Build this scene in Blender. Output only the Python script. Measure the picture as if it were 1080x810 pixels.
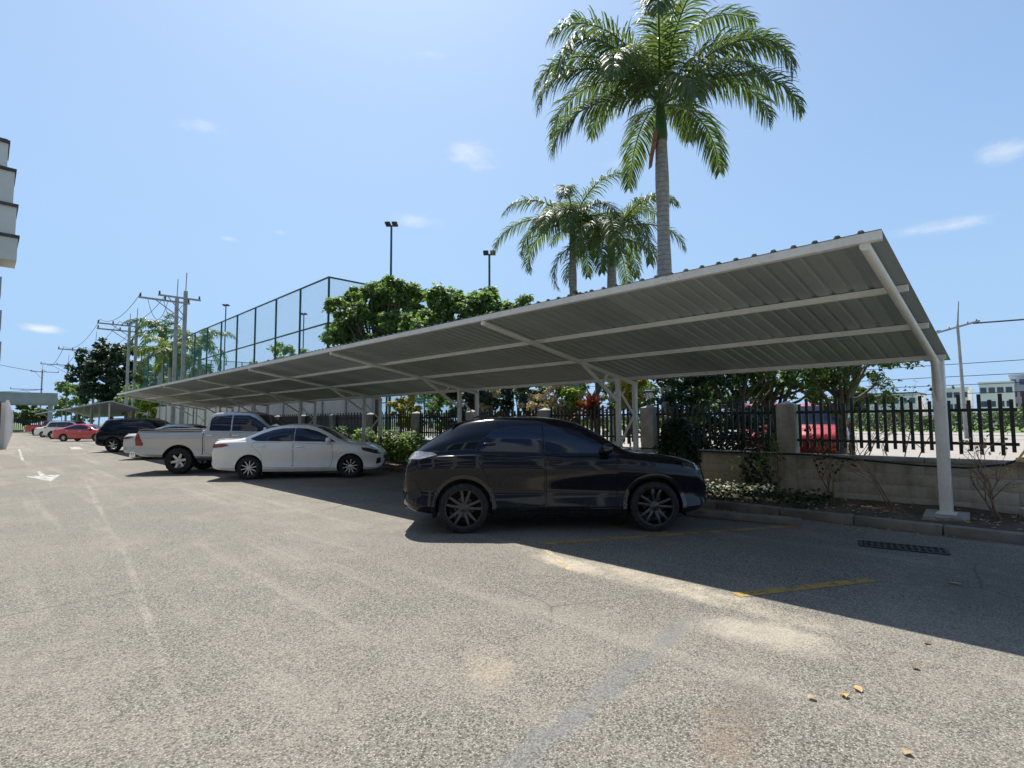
import bpy, bmesh, math, random
from mathutils import Vector, Matrix, Euler
from mathutils.bvhtree import BVHTree
from mathutils.geometry import tessellate_polygon

for o in list(bpy.data.objects): bpy.data.objects.remove(o)
SC = bpy.context.scene
COL = SC.collection
R = math.radians
rnd = random.Random(7)

# ------------------------------------------------------------ camera
CAM_H = 1.52
cd = bpy.data.cameras.new('camera'); cam = bpy.data.objects.new('camera', cd); COL.objects.link(cam)
cd.sensor_width = 36.0; cd.lens = 36.0 * 559.7 / 1080.0
cd.clip_start = 0.05; cd.clip_end = 3000
yaw, pit, roll = R(45.10), R(3.946), R(-0.321)
m = Matrix.Rotation(-yaw, 4, 'Z') @ Matrix.Rotation(R(90) + pit, 4, 'X') @ Matrix.Rotation(roll, 4, 'Z')
cam.matrix_world = Matrix.Translation((0, 0, CAM_H)) @ m
SC.camera = cam

# ------------------------------------------------------------ sky, sun, exposure
SUN_AZ, SUN_EL = R(29), R(61)            # azimuth from the lane axis (+Y) towards +X
sunv = Vector((math.cos(SUN_EL)*math.sin(SUN_AZ), math.cos(SUN_EL)*math.cos(SUN_AZ), math.sin(SUN_EL)))
SC.render.engine = 'CYCLES'
W = bpy.data.worlds.new('World'); SC.world = W; W.use_nodes = True
nt = W.node_tree; N = nt.nodes; L = nt.links; N.clear()
def wn(t, **k):
    n = N.new(t)
    for a, b in k.items(): setattr(n, a, b)
    return n
sky = wn('ShaderNodeTexSky', sky_type='NISHITA', sun_disc=False, sun_elevation=SUN_EL, sun_rotation=SUN_AZ,
         altitude=0, air_density=1.0, dust_density=.9, ozone_density=1.6)
tc = wn('ShaderNodeTexCoord')
noise = wn('ShaderNodeTexNoise'); noise.inputs['Scale'].default_value = 14; noise.inputs['Detail'].default_value = 7
noise.inputs['Roughness'].default_value = .62
mpn = wn('ShaderNodeMapping'); mpn.inputs['Scale'].default_value = (1, 1, 2.2)
L.new(tc.outputs['Generated'], mpn.inputs[0]); L.new(mpn.outputs[0], noise.inputs['Vector'])
# small fair-weather clouds, each by its direction (azimuth, elevation, half width, half height, density)
CLOUDS = [(40.7,27.1,4.2,1.9,.75),(13.8,26.3,2.6,.9,.5),(3.1,7.6,2.2,.55,1.0),(84.6,15.8,5.5,.8,.6),(21.2,18.4,.9,.5,.45),(16.5,17.2,1.2,.4,.4),
          (34.8,20.9,4.0,1.2,.5),(89.1,20.4,2.5,1.6,.5),(9.5,5.0,2.6,.8,.9),(36,35.5,2.2,.5,.25),(58,26,4,.7,.2),(-8,9,6,1.6,.8),(112,12,8,2,.7),(140,18,9,3,.7)]
acc = None
for az, el, hw, hh, den in CLOUDS:
    a, e = R(az), R(el)
    c = Vector((math.cos(e)*math.sin(a), math.cos(e)*math.cos(a), math.sin(e)))
    t = Vector((math.cos(a), -math.sin(a), 0)); u = c.cross(t); u = u if u.z > 0 else -u
    d1 = wn('ShaderNodeVectorMath', operation='DOT_PRODUCT'); d1.inputs[1].default_value = t / R(hw)
    d2 = wn('ShaderNodeVectorMath', operation='DOT_PRODUCT'); d2.inputs[1].default_value = u / R(hh)
    d3 = wn('ShaderNodeVectorMath', operation='DOT_PRODUCT'); d3.inputs[1].default_value = c
    for d in (d1, d2, d3): L.new(tc.outputs['Generated'], d.inputs[0])
    cx = wn('ShaderNodeCombineXYZ'); L.new(d1.outputs['Value'], cx.inputs[0]); L.new(d2.outputs['Value'], cx.inputs[1])
    ln = wn('ShaderNodeVectorMath', operation='LENGTH'); L.new(cx.outputs[0], ln.inputs[0])
    nm = wn('ShaderNodeMath', operation='MULTIPLY_ADD'); L.new(noise.outputs[0], nm.inputs[0]); nm.inputs[1].default_value = -2.6; nm.inputs[2].default_value = 2.05
    sm = wn('ShaderNodeMath', operation='SUBTRACT'); L.new(nm.outputs[0], sm.inputs[1]); 
    inv = wn('ShaderNodeMath', operation='SUBTRACT'); inv.inputs[0].default_value = 1.0; L.new(ln.outputs['Value'], inv.inputs[1])
    L.new(inv.outputs[0], sm.inputs[0])
    mr = wn('ShaderNodeMapRange', interpolation_type='SMOOTHSTEP'); mr.inputs[1].default_value = -.6; mr.inputs[2].default_value = .75; mr.inputs[4].default_value = den
    L.new(sm.outputs[0], mr.inputs[0])
    edge = wn('ShaderNodeMapRange', interpolation_type='SMOOTHSTEP'); edge.inputs[1].default_value = 0; edge.inputs[2].default_value = .55
    L.new(inv.outputs[0], edge.inputs[0])
    mu = wn('ShaderNodeMath', operation='MULTIPLY'); L.new(mr.outputs[0], mu.inputs[0]); L.new(edge.outputs[0], mu.inputs[1])
    fr = wn('ShaderNodeMath', operation='GREATER_THAN'); L.new(d3.outputs['Value'], fr.inputs[0]); fr.inputs[1].default_value = 0
    mu2 = wn('ShaderNodeMath', operation='MULTIPLY'); L.new(mu.outputs[0], mu2.inputs[0]); L.new(fr.outputs[0], mu2.inputs[1])
    if acc is None: acc = mu2
    else:
        ad = wn('ShaderNodeMath', operation='MAXIMUM'); L.new(acc.outputs[0], ad.inputs[0]); L.new(mu2.outputs[0], ad.inputs[1]); acc = ad
mix = wn('ShaderNodeMixRGB'); mix.inputs[2].default_value = (6.2, 6.5, 6.9, 1)
tint = wn('ShaderNodeMixRGB', blend_type='MULTIPLY'); tint.inputs[0].default_value = 1; tint.inputs[2].default_value = (.86, 1.0, 1.10, 1); L.new(sky.outputs[0], tint.inputs[1])
zz = wn('ShaderNodeSeparateXYZ'); L.new(tc.outputs['Generated'], zz.inputs[0])
hz = wn('ShaderNodeMapRange', interpolation_type='SMOOTHSTEP'); hz.inputs[1].default_value = .95; hz.inputs[2].default_value = -.05; hz.inputs[3].default_value = 0; hz.inputs[4].default_value = .97
L.new(zz.outputs[2], hz.inputs[0])
hmix = wn('ShaderNodeMixRGB'); hmix.inputs[2].default_value = (2.75, 4.2, 6.2, 1); L.new(hz.outputs[0], hmix.inputs[0]); L.new(tint.outputs[0], hmix.inputs[1])
sdot = wn('ShaderNodeVectorMath', operation='DOT_PRODUCT'); sdot.inputs[1].default_value = sunv; L.new(tc.outputs['Generated'], sdot.inputs[0])
aur = wn('ShaderNodeMapRange', interpolation_type='SMOOTHSTEP'); aur.inputs[1].default_value = .50; aur.inputs[2].default_value = 1.02; aur.inputs[4].default_value = .22; L.new(sdot.outputs['Value'], aur.inputs[0])
amix = wn('ShaderNodeMixRGB'); amix.inputs[2].default_value = (5.6, 6.5, 7.3, 1); L.new(aur.outputs[0], amix.inputs[0]); L.new(hmix.outputs[0], amix.inputs[1])
L.new(acc.outputs[0], mix.inputs[0]); L.new(amix.outputs[0], mix.inputs[1])
bg = wn('ShaderNodeBackground'); bg.inputs[1].default_value = .10
L.new(mix.outputs[0], bg.inputs[0]); wo = wn('ShaderNodeOutputWorld'); L.new(bg.outputs[0], wo.inputs[0])
sd = bpy.data.lights.new('sun', 'SUN'); sd.energy = 5.0; sd.angle = R(.53); sd.color = (1, .95, .87)
sun = bpy.data.objects.new('sun', sd); COL.objects.link(sun); sun.rotation_euler = sunv.to_track_quat('Z', 'Y').to_euler(); sun.location = (0, 0, 60)
SC.view_settings.view_transform = 'Standard'; SC.view_settings.look = 'None'; SC.view_settings.gamma = 1.0
SC.view_settings.exposure = 0.58
SC.cycles.max_bounces = 8; SC.cycles.transparent_max_bounces = 24

# ------------------------------------------------------------ materials
class NT:
    """tiny helper for node materials"""
    def __init__(s, name):
        s.m = bpy.data.materials.new(name); s.m.use_nodes = True
        s.t = s.m.node_tree; s.t.nodes.clear()
        s.out = s.t.nodes.new('ShaderNodeOutputMaterial')
        s.p = s.t.nodes.new('ShaderNodeBsdfPrincipled')
        s.t.links.new(s.p.outputs[0], s.out.inputs[0])
        s.co = s.t.nodes.new('ShaderNodeTexCoord').outputs['Object']
    def n(s, t, ins=None, **k):
        n = s.t.nodes.new(t)
        for a, b in k.items(): setattr(n, a, b)
        for a, b in (ins or {}).items(): s.put(n.inputs[a], b)
        return n
    def put(s, sock, v):
        if isinstance(v, bpy.types.NodeSocket): s.t.links.new(v, sock)
        else: sock.default_value = v
    def noise(s, scale, detail=4, rough=.55, vec=None):
        return s.n('ShaderNodeTexNoise', {'Vector': vec or s.co, 'Scale': scale, 'Detail': detail, 'Roughness': rough}).outputs[0]
    def scaled(s, sc, loc=(0,0,0), rot=(0,0,0)):
        return s.n('ShaderNodeMapping', {'Vector': s.co, 'Scale': sc, 'Location': loc, 'Rotation': rot}).outputs[0]
    def ramp(s, fac, stops):
        r = s.n('ShaderNodeValToRGB', {'Fac': fac}); e = r.color_ramp.elements
        while len(e) < len(stops): e.new(.5)
        for q, (p, c) in zip(e, stops): q.position = p; q.color = (c[0], c[1], c[2], 1) if not isinstance(c, (int, float)) else (c, c, c, 1)
        return r.outputs[0]
    def mix(s, f, a, b, mode='MIX'):
        c4 = lambda v: v if isinstance(v, bpy.types.NodeSocket) else ((v[0], v[1], v[2], 1) if not isinstance(v, (int, float)) else (v, v, v, 1))
        return s.n('ShaderNodeMixRGB', {0: f, 1: c4(a), 2: c4(b)}, blend_type=mode).outputs[0]
    def math(s, op, a, b=0.0, c=None):
        d = {0: a, 1: b}
        if c is not None: d[2] = c
        return s.n('ShaderNodeMath', d, operation=op).outputs[0]
    def smooth(s, v, lo, hi, a=0.0, b=1.0):
        return s.n('ShaderNodeMapRange', {0: v, 1: lo, 2: hi, 3: a, 4: b}, interpolation_type='SMOOTHSTEP').outputs[0]
    def bump(s, h, strength=.3, dist=.01):
        s.put(s.p.inputs['Normal'], s.n('ShaderNodeBump', {'Height': h, 'Strength': strength, 'Distance': dist}).outputs[0])
    def sep(s):
        return s.n('ShaderNodeSeparateXYZ', {0: s.co}).outputs

def simple(name, col, rough=.5, metal=0.0, var=.18, scale=6.0, coat=0.0, bump=0.0, bscale=40, spec=.5, rvar=.12, detail=5):
    b = NT(name)
    n = b.noise(scale, detail)
    f = b.smooth(n, .3, .7)
    b.put(b.p.inputs['Base Color'], b.mix(f, [c*(1-var) for c in col], [min(1, c*(1+var)) for c in col]))
    b.put(b.p.inputs['Roughness'], b.smooth(b.noise(scale*2.3, 3), .3, .7, max(0, rough-rvar), min(1, rough+rvar)))
    b.p.inputs['Metallic'].default_value = metal
    b.p.inputs['Specular IOR Level'].default_value = spec
    if coat: b.p.inputs['Coat Weight'].default_value = coat; b.p.inputs['Coat Roughness'].default_value = .03
    if bump: b.bump(b.noise(bscale, 4), bump, .01)
    return b.m

def paint(name, col, metal=0.0, rough=.32, dirt=(.25, .22, .18), dirtamt=.35):
    b = NT(name)
    z = b.sep()[2]
    n = b.noise(3.0, 6, .6)
    d = b.math('MULTIPLY', b.smooth(z, .75, .15), b.smooth(n, .35, .75))
    fine = b.noise(900, 2)
    base = b.mix(b.smooth(fine, .3, .7), [c*.93 for c in col], [c*1.07 for c in col])
    b.put(b.p.inputs['Base Color'], b.mix(b.math('MULTIPLY', d, dirtamt), base, dirt))
    b.put(b.p.inputs['Roughness'], b.math('MULTIPLY_ADD', d, .3, rough))
    b.p.inputs['Metallic'].default_value = metal
    if max(col) < .05: b.p.inputs['Specular IOR Level'].default_value = .05
    b.p.inputs['Coat Weight'].default_value = .8 if max(col) < .05 else 1.0; b.p.inputs['Coat Roughness'].default_value = .04
    return b.m

def leafmat(name, a, c, transl=.35, rough=.45):
    b = NT(name)
    ri = b.n('ShaderNodeNewGeometry').outputs['Random Per Island']
    n = b.noise(.9, 3)
    f = b.math('ADD', b.math('MULTIPLY', ri, .75), b.math('MULTIPLY', n, .35))
    col = b.mix(f, a, c)
    b.put(b.p.inputs['Base Color'], col); b.p.inputs['Roughness'].default_value = rough
    b.p.inputs['Specular IOR Level'].default_value = .28
    tr = b.n('ShaderNodeBsdfTranslucent', {'Color': b.mix(1.0, col, (1.25, 1.35, .6), 'MULTIPLY')})
    ms = b.n('ShaderNodeMixShader', {0: transl, 1: b.p.outputs[0], 2: tr.outputs[0]})
    b.t.links.new(ms.outputs[0], b.out.inputs[0])
    return b.m

M = {}
def steel_paint():
    b = NT('white_painted_steel')
    g = b.math('ADD', b.math('MULTIPLY', b.noise(2.2, 6, .65), .6), b.math('MULTIPLY', b.noise(19, 5, .7), .4))
    c = b.mix(b.smooth(g, .40, .68), (.80, .81, .78), (.68, .68, .63))
    ru = b.smooth(b.math('ADD', b.math('MULTIPLY', b.noise(1.3, 3), .55), b.math('MULTIPLY', b.noise(38, 4, .7), .45)), .62, .70)
    c = b.mix(b.math('MULTIPLY', ru, .55), c, (.25, .13, .07))
    b.put(b.p.inputs['Base Color'], c); b.p.inputs['Roughness'].default_value = .45
    b.bump(g, .08, .01); return b.m
M['white_paint'] = steel_paint()
M['white_dirty'] = simple('weathered_white_wall', (.76, .75, .72), .8, 0, .08, .9, bump=.2)
M['dark_steel'] = simple('dark_green_black_steel', (.012, .016, .016), .45, 0, .3, 5)
M['cage_green'] = simple('dark_green_paint', (.014, .08, .07), .5, 0, .25, 3)
M['concrete'] = simple('concrete', (.30, .285, .255), .85, 0, .22, 3.5, bump=.35, bscale=60)
M['concrete_light'] = simple('pale_concrete', (.46, .45, .42), .85, 0, .15, 4, bump=.25, bscale=70)
M['pole_concrete'] = simple('pole_concrete', (.30, .30, .29), .85, 0, .15, 2, bump=.2)
M['glass_tint'] = simple('tinted_car_glass', (.010, .018, .045), .04, 0, .1, 2, spec=.55, rvar=.02)
M['rubber'] = simple('tyre_rubber', (.014, .014, .015), .85, 0, .3, 9, bump=.2)
M['black_plastic'] = simple('black_plastic', (.012, .012, .013), .5, 0, .2, 9)
M['gloss_black'] = simple('gloss_black_trim', (.006, .006, .008), .16, 0, .1, 5, coat=.6, rvar=.04)
M['seam'] = simple('door_gap', (.004, .004, .004), .9, 0, .1, 5)
M['alloy'] = simple('silver_alloy', (.52, .53, .54), .3, .85, .06, 5)
M['alloy_dark'] = simple('dark_alloy', (.03, .03, .034), .3, .5, .1, 5)
M['alloy_face'] = simple('machined_alloy_face', (.085, .085, .09), .3, .8, .06, 5)
M['chrome'] = simple('chrome', (.75, .76, .78), .1, 1, .03, 5, rvar=.03)
M['red_lens'] = simple('red_lamp_lens', (.22, .008, .012), .12, 0, .1, 8, coat=.6, rvar=.03)
M['smoke_lens'] = simple('smoked_lamp_lens', (.42, .40, .41), .10, .3, .2, 30, coat=.8, rvar=.03)
M['clear_lens'] = simple('clear_lamp_lens', (.42, .44, .47), .1, .4, .25, 25, coat=.8, rvar=.03)
M['dark_lens'] = simple('dark_headlamp', (.05, .055, .065), .1, .3, .3, 25, coat=.8, rvar=.03)
M['wire'] = simple('black_cable', (.012, .012, .013), .6, 0, .2, 5)
M['insul'] = simple('brown_insulator', (.06, .035, .025), .3, 0, .2, 5)
M['trunk'] = simple('tree_bark', (.11, .085, .065), .9, 0, .35, 7, bump=.7, bscale=25)
M['twig'] = simple('dry_twig', (.20, .145, .09), .9, 0, .35, 9, bump=.4)
M['leaf_mid'] = leafmat('leaf_mid', (.05, .09, .03), (.12, .18, .05), .4)
M['leaf_frangi'] = leafmat('leaf_broad', (.10, .165, .065), (.20, .285, .10), .5, .45)
M['leaf_dark'] = leafmat('leaf_dark', (.012, .032, .014), (.03, .062, .024), .2)
M['leaf_lime'] = leafmat('leaf_lime', (.12, .20, .02), (.28, .36, .05), .45)
M['leaf_yellow'] = leafmat('leaf_yellow', (.20, .19, .03), (.46, .38, .07), .35)
M['palm_olive'] = leafmat('palm_olive', (.07, .11, .03), (.17, .22, .055), .4)
M['leaf_red'] = leafmat('leaf_red', (.12, .022, .022), (.34, .085, .06), .35)
M['leaf_dry'] = leafmat('leaf_dry', (.30, .22, .13), (.50, .40, .26), .3)
M['leaf_fallen'] = leafmat('leaf_fallen', (.50, .30, .10), (.58, .40, .18), .2)
M['petal'] = leafmat('white_petal', (.60, .60, .48), (.75, .74, .62), .3)
M['palm_leaf'] = leafmat('palm_leaf', (.065, .105, .055), (.16, .205, .095), .42, .5)
M['palm_far'] = leafmat('palm_leaf_far', (.045, .09, .035), (.10, .16, .05), .35, .4)
M['crownshaft'] = simple('palm_crownshaft', (.07, .14, .045), .35, 0, .2, 3)
M['palm_sheath'] = simple('dry_palm_sheath', (.34, .17, .09), .8, 0, .3, 6, bump=.4)
M['red_paint'] = paint('red_car_paint', (.42, .012, .016))
M['black_paint'] = paint('black_car_paint', (.0045, .0055, .010), .0, .2, dirtamt=.06)
M['navy_paint'] = paint('dark_navy_car_paint', (.008, .010, .020), .1, .25, dirtamt=.08)
M['pearl_paint'] = paint('white_car_paint', (.74, .74, .72), 0, .3, dirtamt=.2)
M['silver_paint'] = paint('silver_car_paint', (.50, .50, .50), .55, .34, dirtamt=.25)
M['grey_paint'] = paint('pale_grey_car_paint', (.60, .61, .58), .2, .34, dirtamt=.25)
M['roof_under'] = None

def palm_trunk_mat():
    b = NT('palm_trunk')
    x, y, z = b.sep()
    nz = b.math('ADD', z, b.math('MULTIPLY', b.noise(3.0, 2), .05))
    w = b.math('FRACT', b.math('MULTIPLY', nz, 7.5))
    ring = b.smooth(w, .0, .22)
    n = b.noise(9, 5)
    c = b.mix(b.smooth(n, .3, .7), (.30, .275, .25), (.42, .39, .36))
    b.put(b.p.inputs['Base Color'], b.mix(ring, (.20, .18, .16), c))
    b.p.inputs['Roughness'].default_value = .85
    b.bump(b.math('ADD', ring, b.math('MULTIPLY', n, .4)), .6, .02)
    return b.m
M['palm_trunk'] = palm_trunk_mat()

def roof_mat():
    b = NT('galvanised_roof_underside')
    x, y, z = b.sep()
    sheet = b.math('FLOOR', b.math('MULTIPLY', y, 1/.762))
    wn_ = b.n('ShaderNodeTexWhiteNoise', {'W': sheet}, noise_dimensions='1D').outputs[0]
    n = b.noise(1.1, 5); sp = b.noise(45, 3)
    f = b.math('ADD', b.math('MULTIPLY', wn_, .45), b.math('MULTIPLY', n, .4))
    f = b.math('ADD', f, b.math('MULTIPLY', sp, .15))
    b.put(b.p.inputs['Base Color'], b.mix(f, (.30, .345, .34), (.54, .60, .585)))
    b.p.inputs['Metallic'].default_value = .35
    b.p.inputs['Roughness'].default_value = .5
    return b.m
M['roof_under'] = roof_mat()
M['roof_top'] = simple('blue_grey_roof_coating', (.035, .065, .095), .5, .1, .15, 1.5)

def asphalt_mat():
    b = NT('aged_asphalt')
    x, y, z = b.sep()
    v1 = b.n('ShaderNodeTexVoronoi', {'Vector': b.co, 'Scale': 98.0, 'Randomness': 1.0})
    v2 = b.n('ShaderNodeTexVoronoi', {'Vector': b.co, 'Scale': 210.0, 'Randomness': 1.0})
    s1 = b.n('ShaderNodeSeparateColor', {0: v1.outputs['Color']}).outputs[0]
    s2 = b.n('ShaderNodeSeparateColor', {0: v2.outputs['Color']}).outputs[1]
    chips = b.ramp(s1, [(0, (.028, .027, .025)), (.20, (.07, .067, .061)), (.30, (.19, .180, .160)), (.6, (.265, .25, .222)), (1, (.42, .40, .358))])
    chips2 = b.ramp(s2, [(0, (.035, .034, .031)), (.18, (.085, .082, .074)), (.3, (.18, .172, .154)), (.7, (.25, .238, .212)), (1, (.38, .362, .325))])
    c = b.mix(.45, chips, chips2)
    gap = b.smooth(v1.outputs['Distance'], .30, .62)
    c = b.mix(b.math('MULTIPLY', gap, .55), c, (.05, .048, .044))
    v3 = b.n('ShaderNodeTexVoronoi', {'Vector': b.co, 'Scale': 58.0, 'Randomness': 1.0}); s3 = b.n('ShaderNodeSeparateColor', {0: v3.outputs['Color']}).outputs[2]
    pit = b.math('MULTIPLY', b.math('LESS_THAN', s3, .30), b.math('LESS_THAN', v3.outputs['Distance'], .42))
    # worn / dusty patches with shapes of their own
    big = b.noise(.34, 6, .62); mid = b.noise(1.7, 6, .65); fine = b.noise(7, 5, .6)
    dust = b.smooth(b.math('ADD', b.math('MULTIPLY', big, .6), b.math('MULTIPLY', mid, .4)), .42, .66)
    c = b.mix(b.math('MULTIPLY', dust, .40), c, (.27, .25, .215))
    stain = b.smooth(b.math('ADD', b.math('MULTIPLY', b.noise(.55, 5, .6, b.scaled((1, 1, 1), (13, 7, 0))), .65), b.math('MULTIPLY', fine, .35)), .54, .68)
    c = b.mix(b.math('MULTIPLY', stain, .35), c, (.105, .10, .098))
    c = b.mix(b.math('MULTIPLY', pit, b.math('MULTIPLY_ADD', dust, -.45, .85)), c, (.042, .040, .037))
    # streaks along the lane
    st = b.noise(1.0, 5, .6, b.scaled((2.6, .12, 1)))
    c = b.mix(b.math('MULTIPLY', b.smooth(st, .5, .75), .28), c, (.36, .34, .30))
    def spot(cx_, cy_, rx, ry, col, amt, ang=0.0, wob=.45):
        global_ = b.n('ShaderNodeMapping', {'Vector': b.co, 'Location': (cx_, cy_, 0), 'Rotation': (0, 0, ang), 'Scale': (rx, ry, 1)}, vector_type='TEXTURE').outputs[0]
        ln = b.n('ShaderNodeVectorMath', {0: global_}, operation='LENGTH').outputs['Value']
        ln = b.math('ADD', ln, b.math('MULTIPLY', b.math('SUBTRACT', b.noise(4.5, 6, .7), .5), wob*3))
        brk = b.math('ADD', b.math('MULTIPLY', s1, .55), b.math('MULTIPLY', b.smooth(mid, .35, .6), .55))
        return b.math('MULTIPLY', b.math('MULTIPLY', b.smooth(ln, 1.05, .35), brk), amt), col
    spots = [spot(4.55, 2.4, .24, 1.5, (.40, .36, .29), 1.0, R(-6)), spot(4.0, 1.5, .30, .75, (.36, .33, .28), .85, R(10)), spot(4.5, 3.6, .2, .9, (.42, .38, .31), 1.0, R(-10)),
             spot(2.75, 1.85, .95, .11, (.13, .145, .165), .6, R(6), .8), spot(1.75, 1.75, .8, .12, (.135, .15, .17), .5, R(2), .8), spot(3.75, 1.98, .6, .09, (.135, .15, .17), .5, R(8), .8),
             spot(2.35, .95, .16, .10, (.28, .16, .09), .6, 0, 1.2), spot(2.6, 1.15, .3, .16, (.20, .14, .10), .5, .5, 1.2), spot(3.0, 1.2, .35, .2, (.12, .10, .085), .45, .3, .5), spot(2.3, 2.5, .35, .2, (.36, .30, .24), .5, .9, .5),
             spot(1.75, 14, .06, 6.5, (.38, .36, .32), .28, R(-4.5), .3), spot(1.05, 5.5, .045, 3.4, (.38, .36, .32), .3, R(-6), .3),
             spot(6.9, 2.2, 1.0, .8, (.13, .12, .11), .5, .4, .5), spot(7.2, 10.5, 1.2, .7, (.08, .078, .075), .6, .4, .5), spot(6.6, 6.0, 1.1, .7, (.08, .078, .075), .6, .4, .5), spot(6.3, .2, 1.5, .9, (.085, .082, .076), .6, .2, .7), spot(7.4, 3.6, 1.3, .8, (.085, .082, .076), .6, -.5, .7), spot(6.2, 8.6, 1.4, .9, (.085, .082, .076), .6, -.5, .7)]  # bay stains; the last three also paint deeper carport shade into the colour
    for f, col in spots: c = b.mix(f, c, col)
    # fine wandering cracks
    cv = b.n('ShaderNodeTexVoronoi', {'Vector': b.mix(.12, b.co, b.n('ShaderNodeTexNoise', {'Vector': b.co, 'Scale': 1.2, 'Detail': 5}).outputs['Color']), 'Scale': .33}, feature='DISTANCE_TO_EDGE').outputs[0]
    ck = b.math('MULTIPLY', b.smooth(cv, .0045, .0005), b.smooth(b.noise(.25, 2), .5, .6))
    c = b.mix(b.math('MULTIPLY', ck, .6), c, (.05, .05, .05))
    c = b.mix(1.0, c, (1.07, 1.04, .985), 'MULTIPLY')
    b.put(b.p.inputs['Base Color'], c)
    b.p.inputs['Roughness'].default_value = .82
    b.p.inputs['Specular IOR Level'].default_value = .35
    h = b.math('SUBTRACT', b.math('MULTIPLY', s1, .6), b.math('MULTIPLY', gap, .8))
    b.bump(h, .55, .006)
    return b.m
M['asphalt'] = asphalt_mat()

def worn_paint(name, col, under=(.13, .12, .11), lo=.40, hi=.58):
    b = NT(name)
    n = b.math('ADD', b.math('MULTIPLY', b.noise(5, 6, .7), .6), b.math('MULTIPLY', b.noise(55, 3), .4))
    v = b.n('ShaderNodeTexVoronoi', {'Vector': b.co, 'Scale': 62.0}); s = b.n('ShaderNodeSeparateColor', {0: v.outputs['Color']}).outputs[0]
    cc = b.mix(b.math('MULTIPLY', s, .35), col, [c*.55 for c in col])
    b.put(b.p.inputs['Base Color'], cc); b.p.inputs['Roughness'].default_value = .8
    tr = b.n('ShaderNodeBsdfTransparent')
    ms = b.n('ShaderNodeMixShader', {0: b.smooth(n, lo, hi), 1: tr.outputs[0], 2: b.p.outputs[0]})
    b.t.links.new(ms.outputs[0], b.out.inputs[0])
    return b.m
M['yellow_line'] = worn_paint('worn_yellow_paint', (.35, .235, .065), lo=.38, hi=.50)
M['white_line'] = worn_paint('worn_white_paint', (.60, .59, .54), lo=.42, hi=.58)
M['pale_line'] = worn_paint('very_worn_pale_paint', (.50, .42, .27), lo=.42, hi=.60)

def soil_mat():
    b = NT('planter_soil')
    n = b.math('ADD', b.math('MULTIPLY', b.noise(6, 6, .7), .6), b.math('MULTIPLY', b.noise(60, 3), .4))
    b.put(b.p.inputs['Base Color'], b.ramp(n, [(.25, (.035, .026, .018)), (.5, (.085, .062, .042)), (.75, (.17, .13, .085))]))
    b.p.inputs['Roughness'].default_value = .95
    b.bump(n, .9, .05)
    return b.m
M['soil'] = soil_mat()
def grass_mat():
    b = NT('grass_ground')
    n = b.math('ADD', b.math('MULTIPLY', b.noise(.5, 6, .7), .5), b.math('MULTIPLY', b.noise(25, 4), .5))
    b.put(b.p.inputs['Base Color'], b.ramp(n, [(.3, (.05, .085, .02)), (.5, (.11, .16, .04)), (.7, (.24, .25, .10))]))
    b.p.inputs['Roughness'].default_value = .95; b.bump(n, .8, .05)
    return b.m
M['grass'] = grass_mat()
M['paving'] = simple('pale_paving', (.29, .262, .225), .85, 0, .12, 1.2, bump=.15, bscale=30)

def block_mat():
    b = NT('rendered_block_wall')
    x, y, z = b.sep()
    n = b.math('ADD', b.math('MULTIPLY', b.noise(1.6, 6, .65), .6), b.math('MULTIPLY', b.noise(14, 5), .4))
    streak = b.noise(1.0, 4, .6, b.scaled((3, 3, .35)))
    c = b.ramp(n, [(.25, (.24, .215, .165)), (.5, (.43, .39, .315)), (.78, (.55, .51, .43))])
    c = b.mix(b.math('MULTIPLY', b.smooth(streak, .5, .72), .4), c, (.10, .085, .065))
    b.put(b.p.inputs['Base Color'], c); b.p.inputs['Roughness'].default_value = .9
    b.bump(n, .5, .02)
    return b.m
M['block'] = block_mat()
M['panel_cream'] = simple('cream_panel', (.52, .50, .44), .8, 0, .1, .6)
M['brown'] = simple('brown_painted_post', (.10, .055, .035), .6, 0, .25, 5)
M['yellow_metal'] = simple('yellow_enamel', (.62, .46, .16), .45, 0, .15, 6)
M['bldg_white'] = simple('white_render', (.78, .77, .76), .8, 0, .06, .4)
M['bldg_grey'] = simple('grey_render', (.38, .40, .44), .8, 0, .06, .4)
M['bldg_cream'] = simple('cream_render', (.68, .65, .58), .8, 0, .08, .3)
M['window'] = simple('window_glass', (.06, .09, .14), .12, 0, .2, .5, rvar=.05)
M['coping'] = simple('dark_coping', (.07, .06, .055), .7, 0, .2, 1)
M['gate_roof'] = simple('grey_green_fascia', (.25, .28, .26), .7, 0, .12, .5)
M['lamp_head'] = simple('lamp_head_grey', (.05, .055, .06), .5, .3, .2, 5)
M['grate'] = simple('cast_iron', (.03, .028, .026), .6, .4, .3, 12)
M['void'] = simple('drain_void', (.006, .006, .006), .9, 0, .1, 5)

def net_mat():
    b = NT('green_chain_link')
    u = b.n('ShaderNodeSeparateXYZ', {0: b.co}).outputs
    s = b.math('ADD', u[0], u[1])
    a = b.math('ABSOLUTE', b.math('SUBTRACT', b.math('FRACT', b.math('MULTIPLY', b.math('ADD', s, u[2]), 11)), .5))
    c = b.math('ABSOLUTE', b.math('SUBTRACT', b.math('FRACT', b.math('MULTIPLY', b.math('SUBTRACT', s, u[2]), 11)), .5))
    w = b.math('LESS_THAN', b.math('MINIMUM', a, c), .05)
    b.p.inputs['Base Color'].default_value = (.05, .26, .22, 1); b.p.inputs['Roughness'].default_value = .5
    tr = b.n('ShaderNodeBsdfTransparent')
    ms = b.n('ShaderNodeMixShader', {0: w, 1: tr.outputs[0], 2: b.p.outputs[0]})
    b.t.links.new(ms.outputs[0], b.out.inputs[0])
    return b.m
M['net'] = net_mat()

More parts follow.
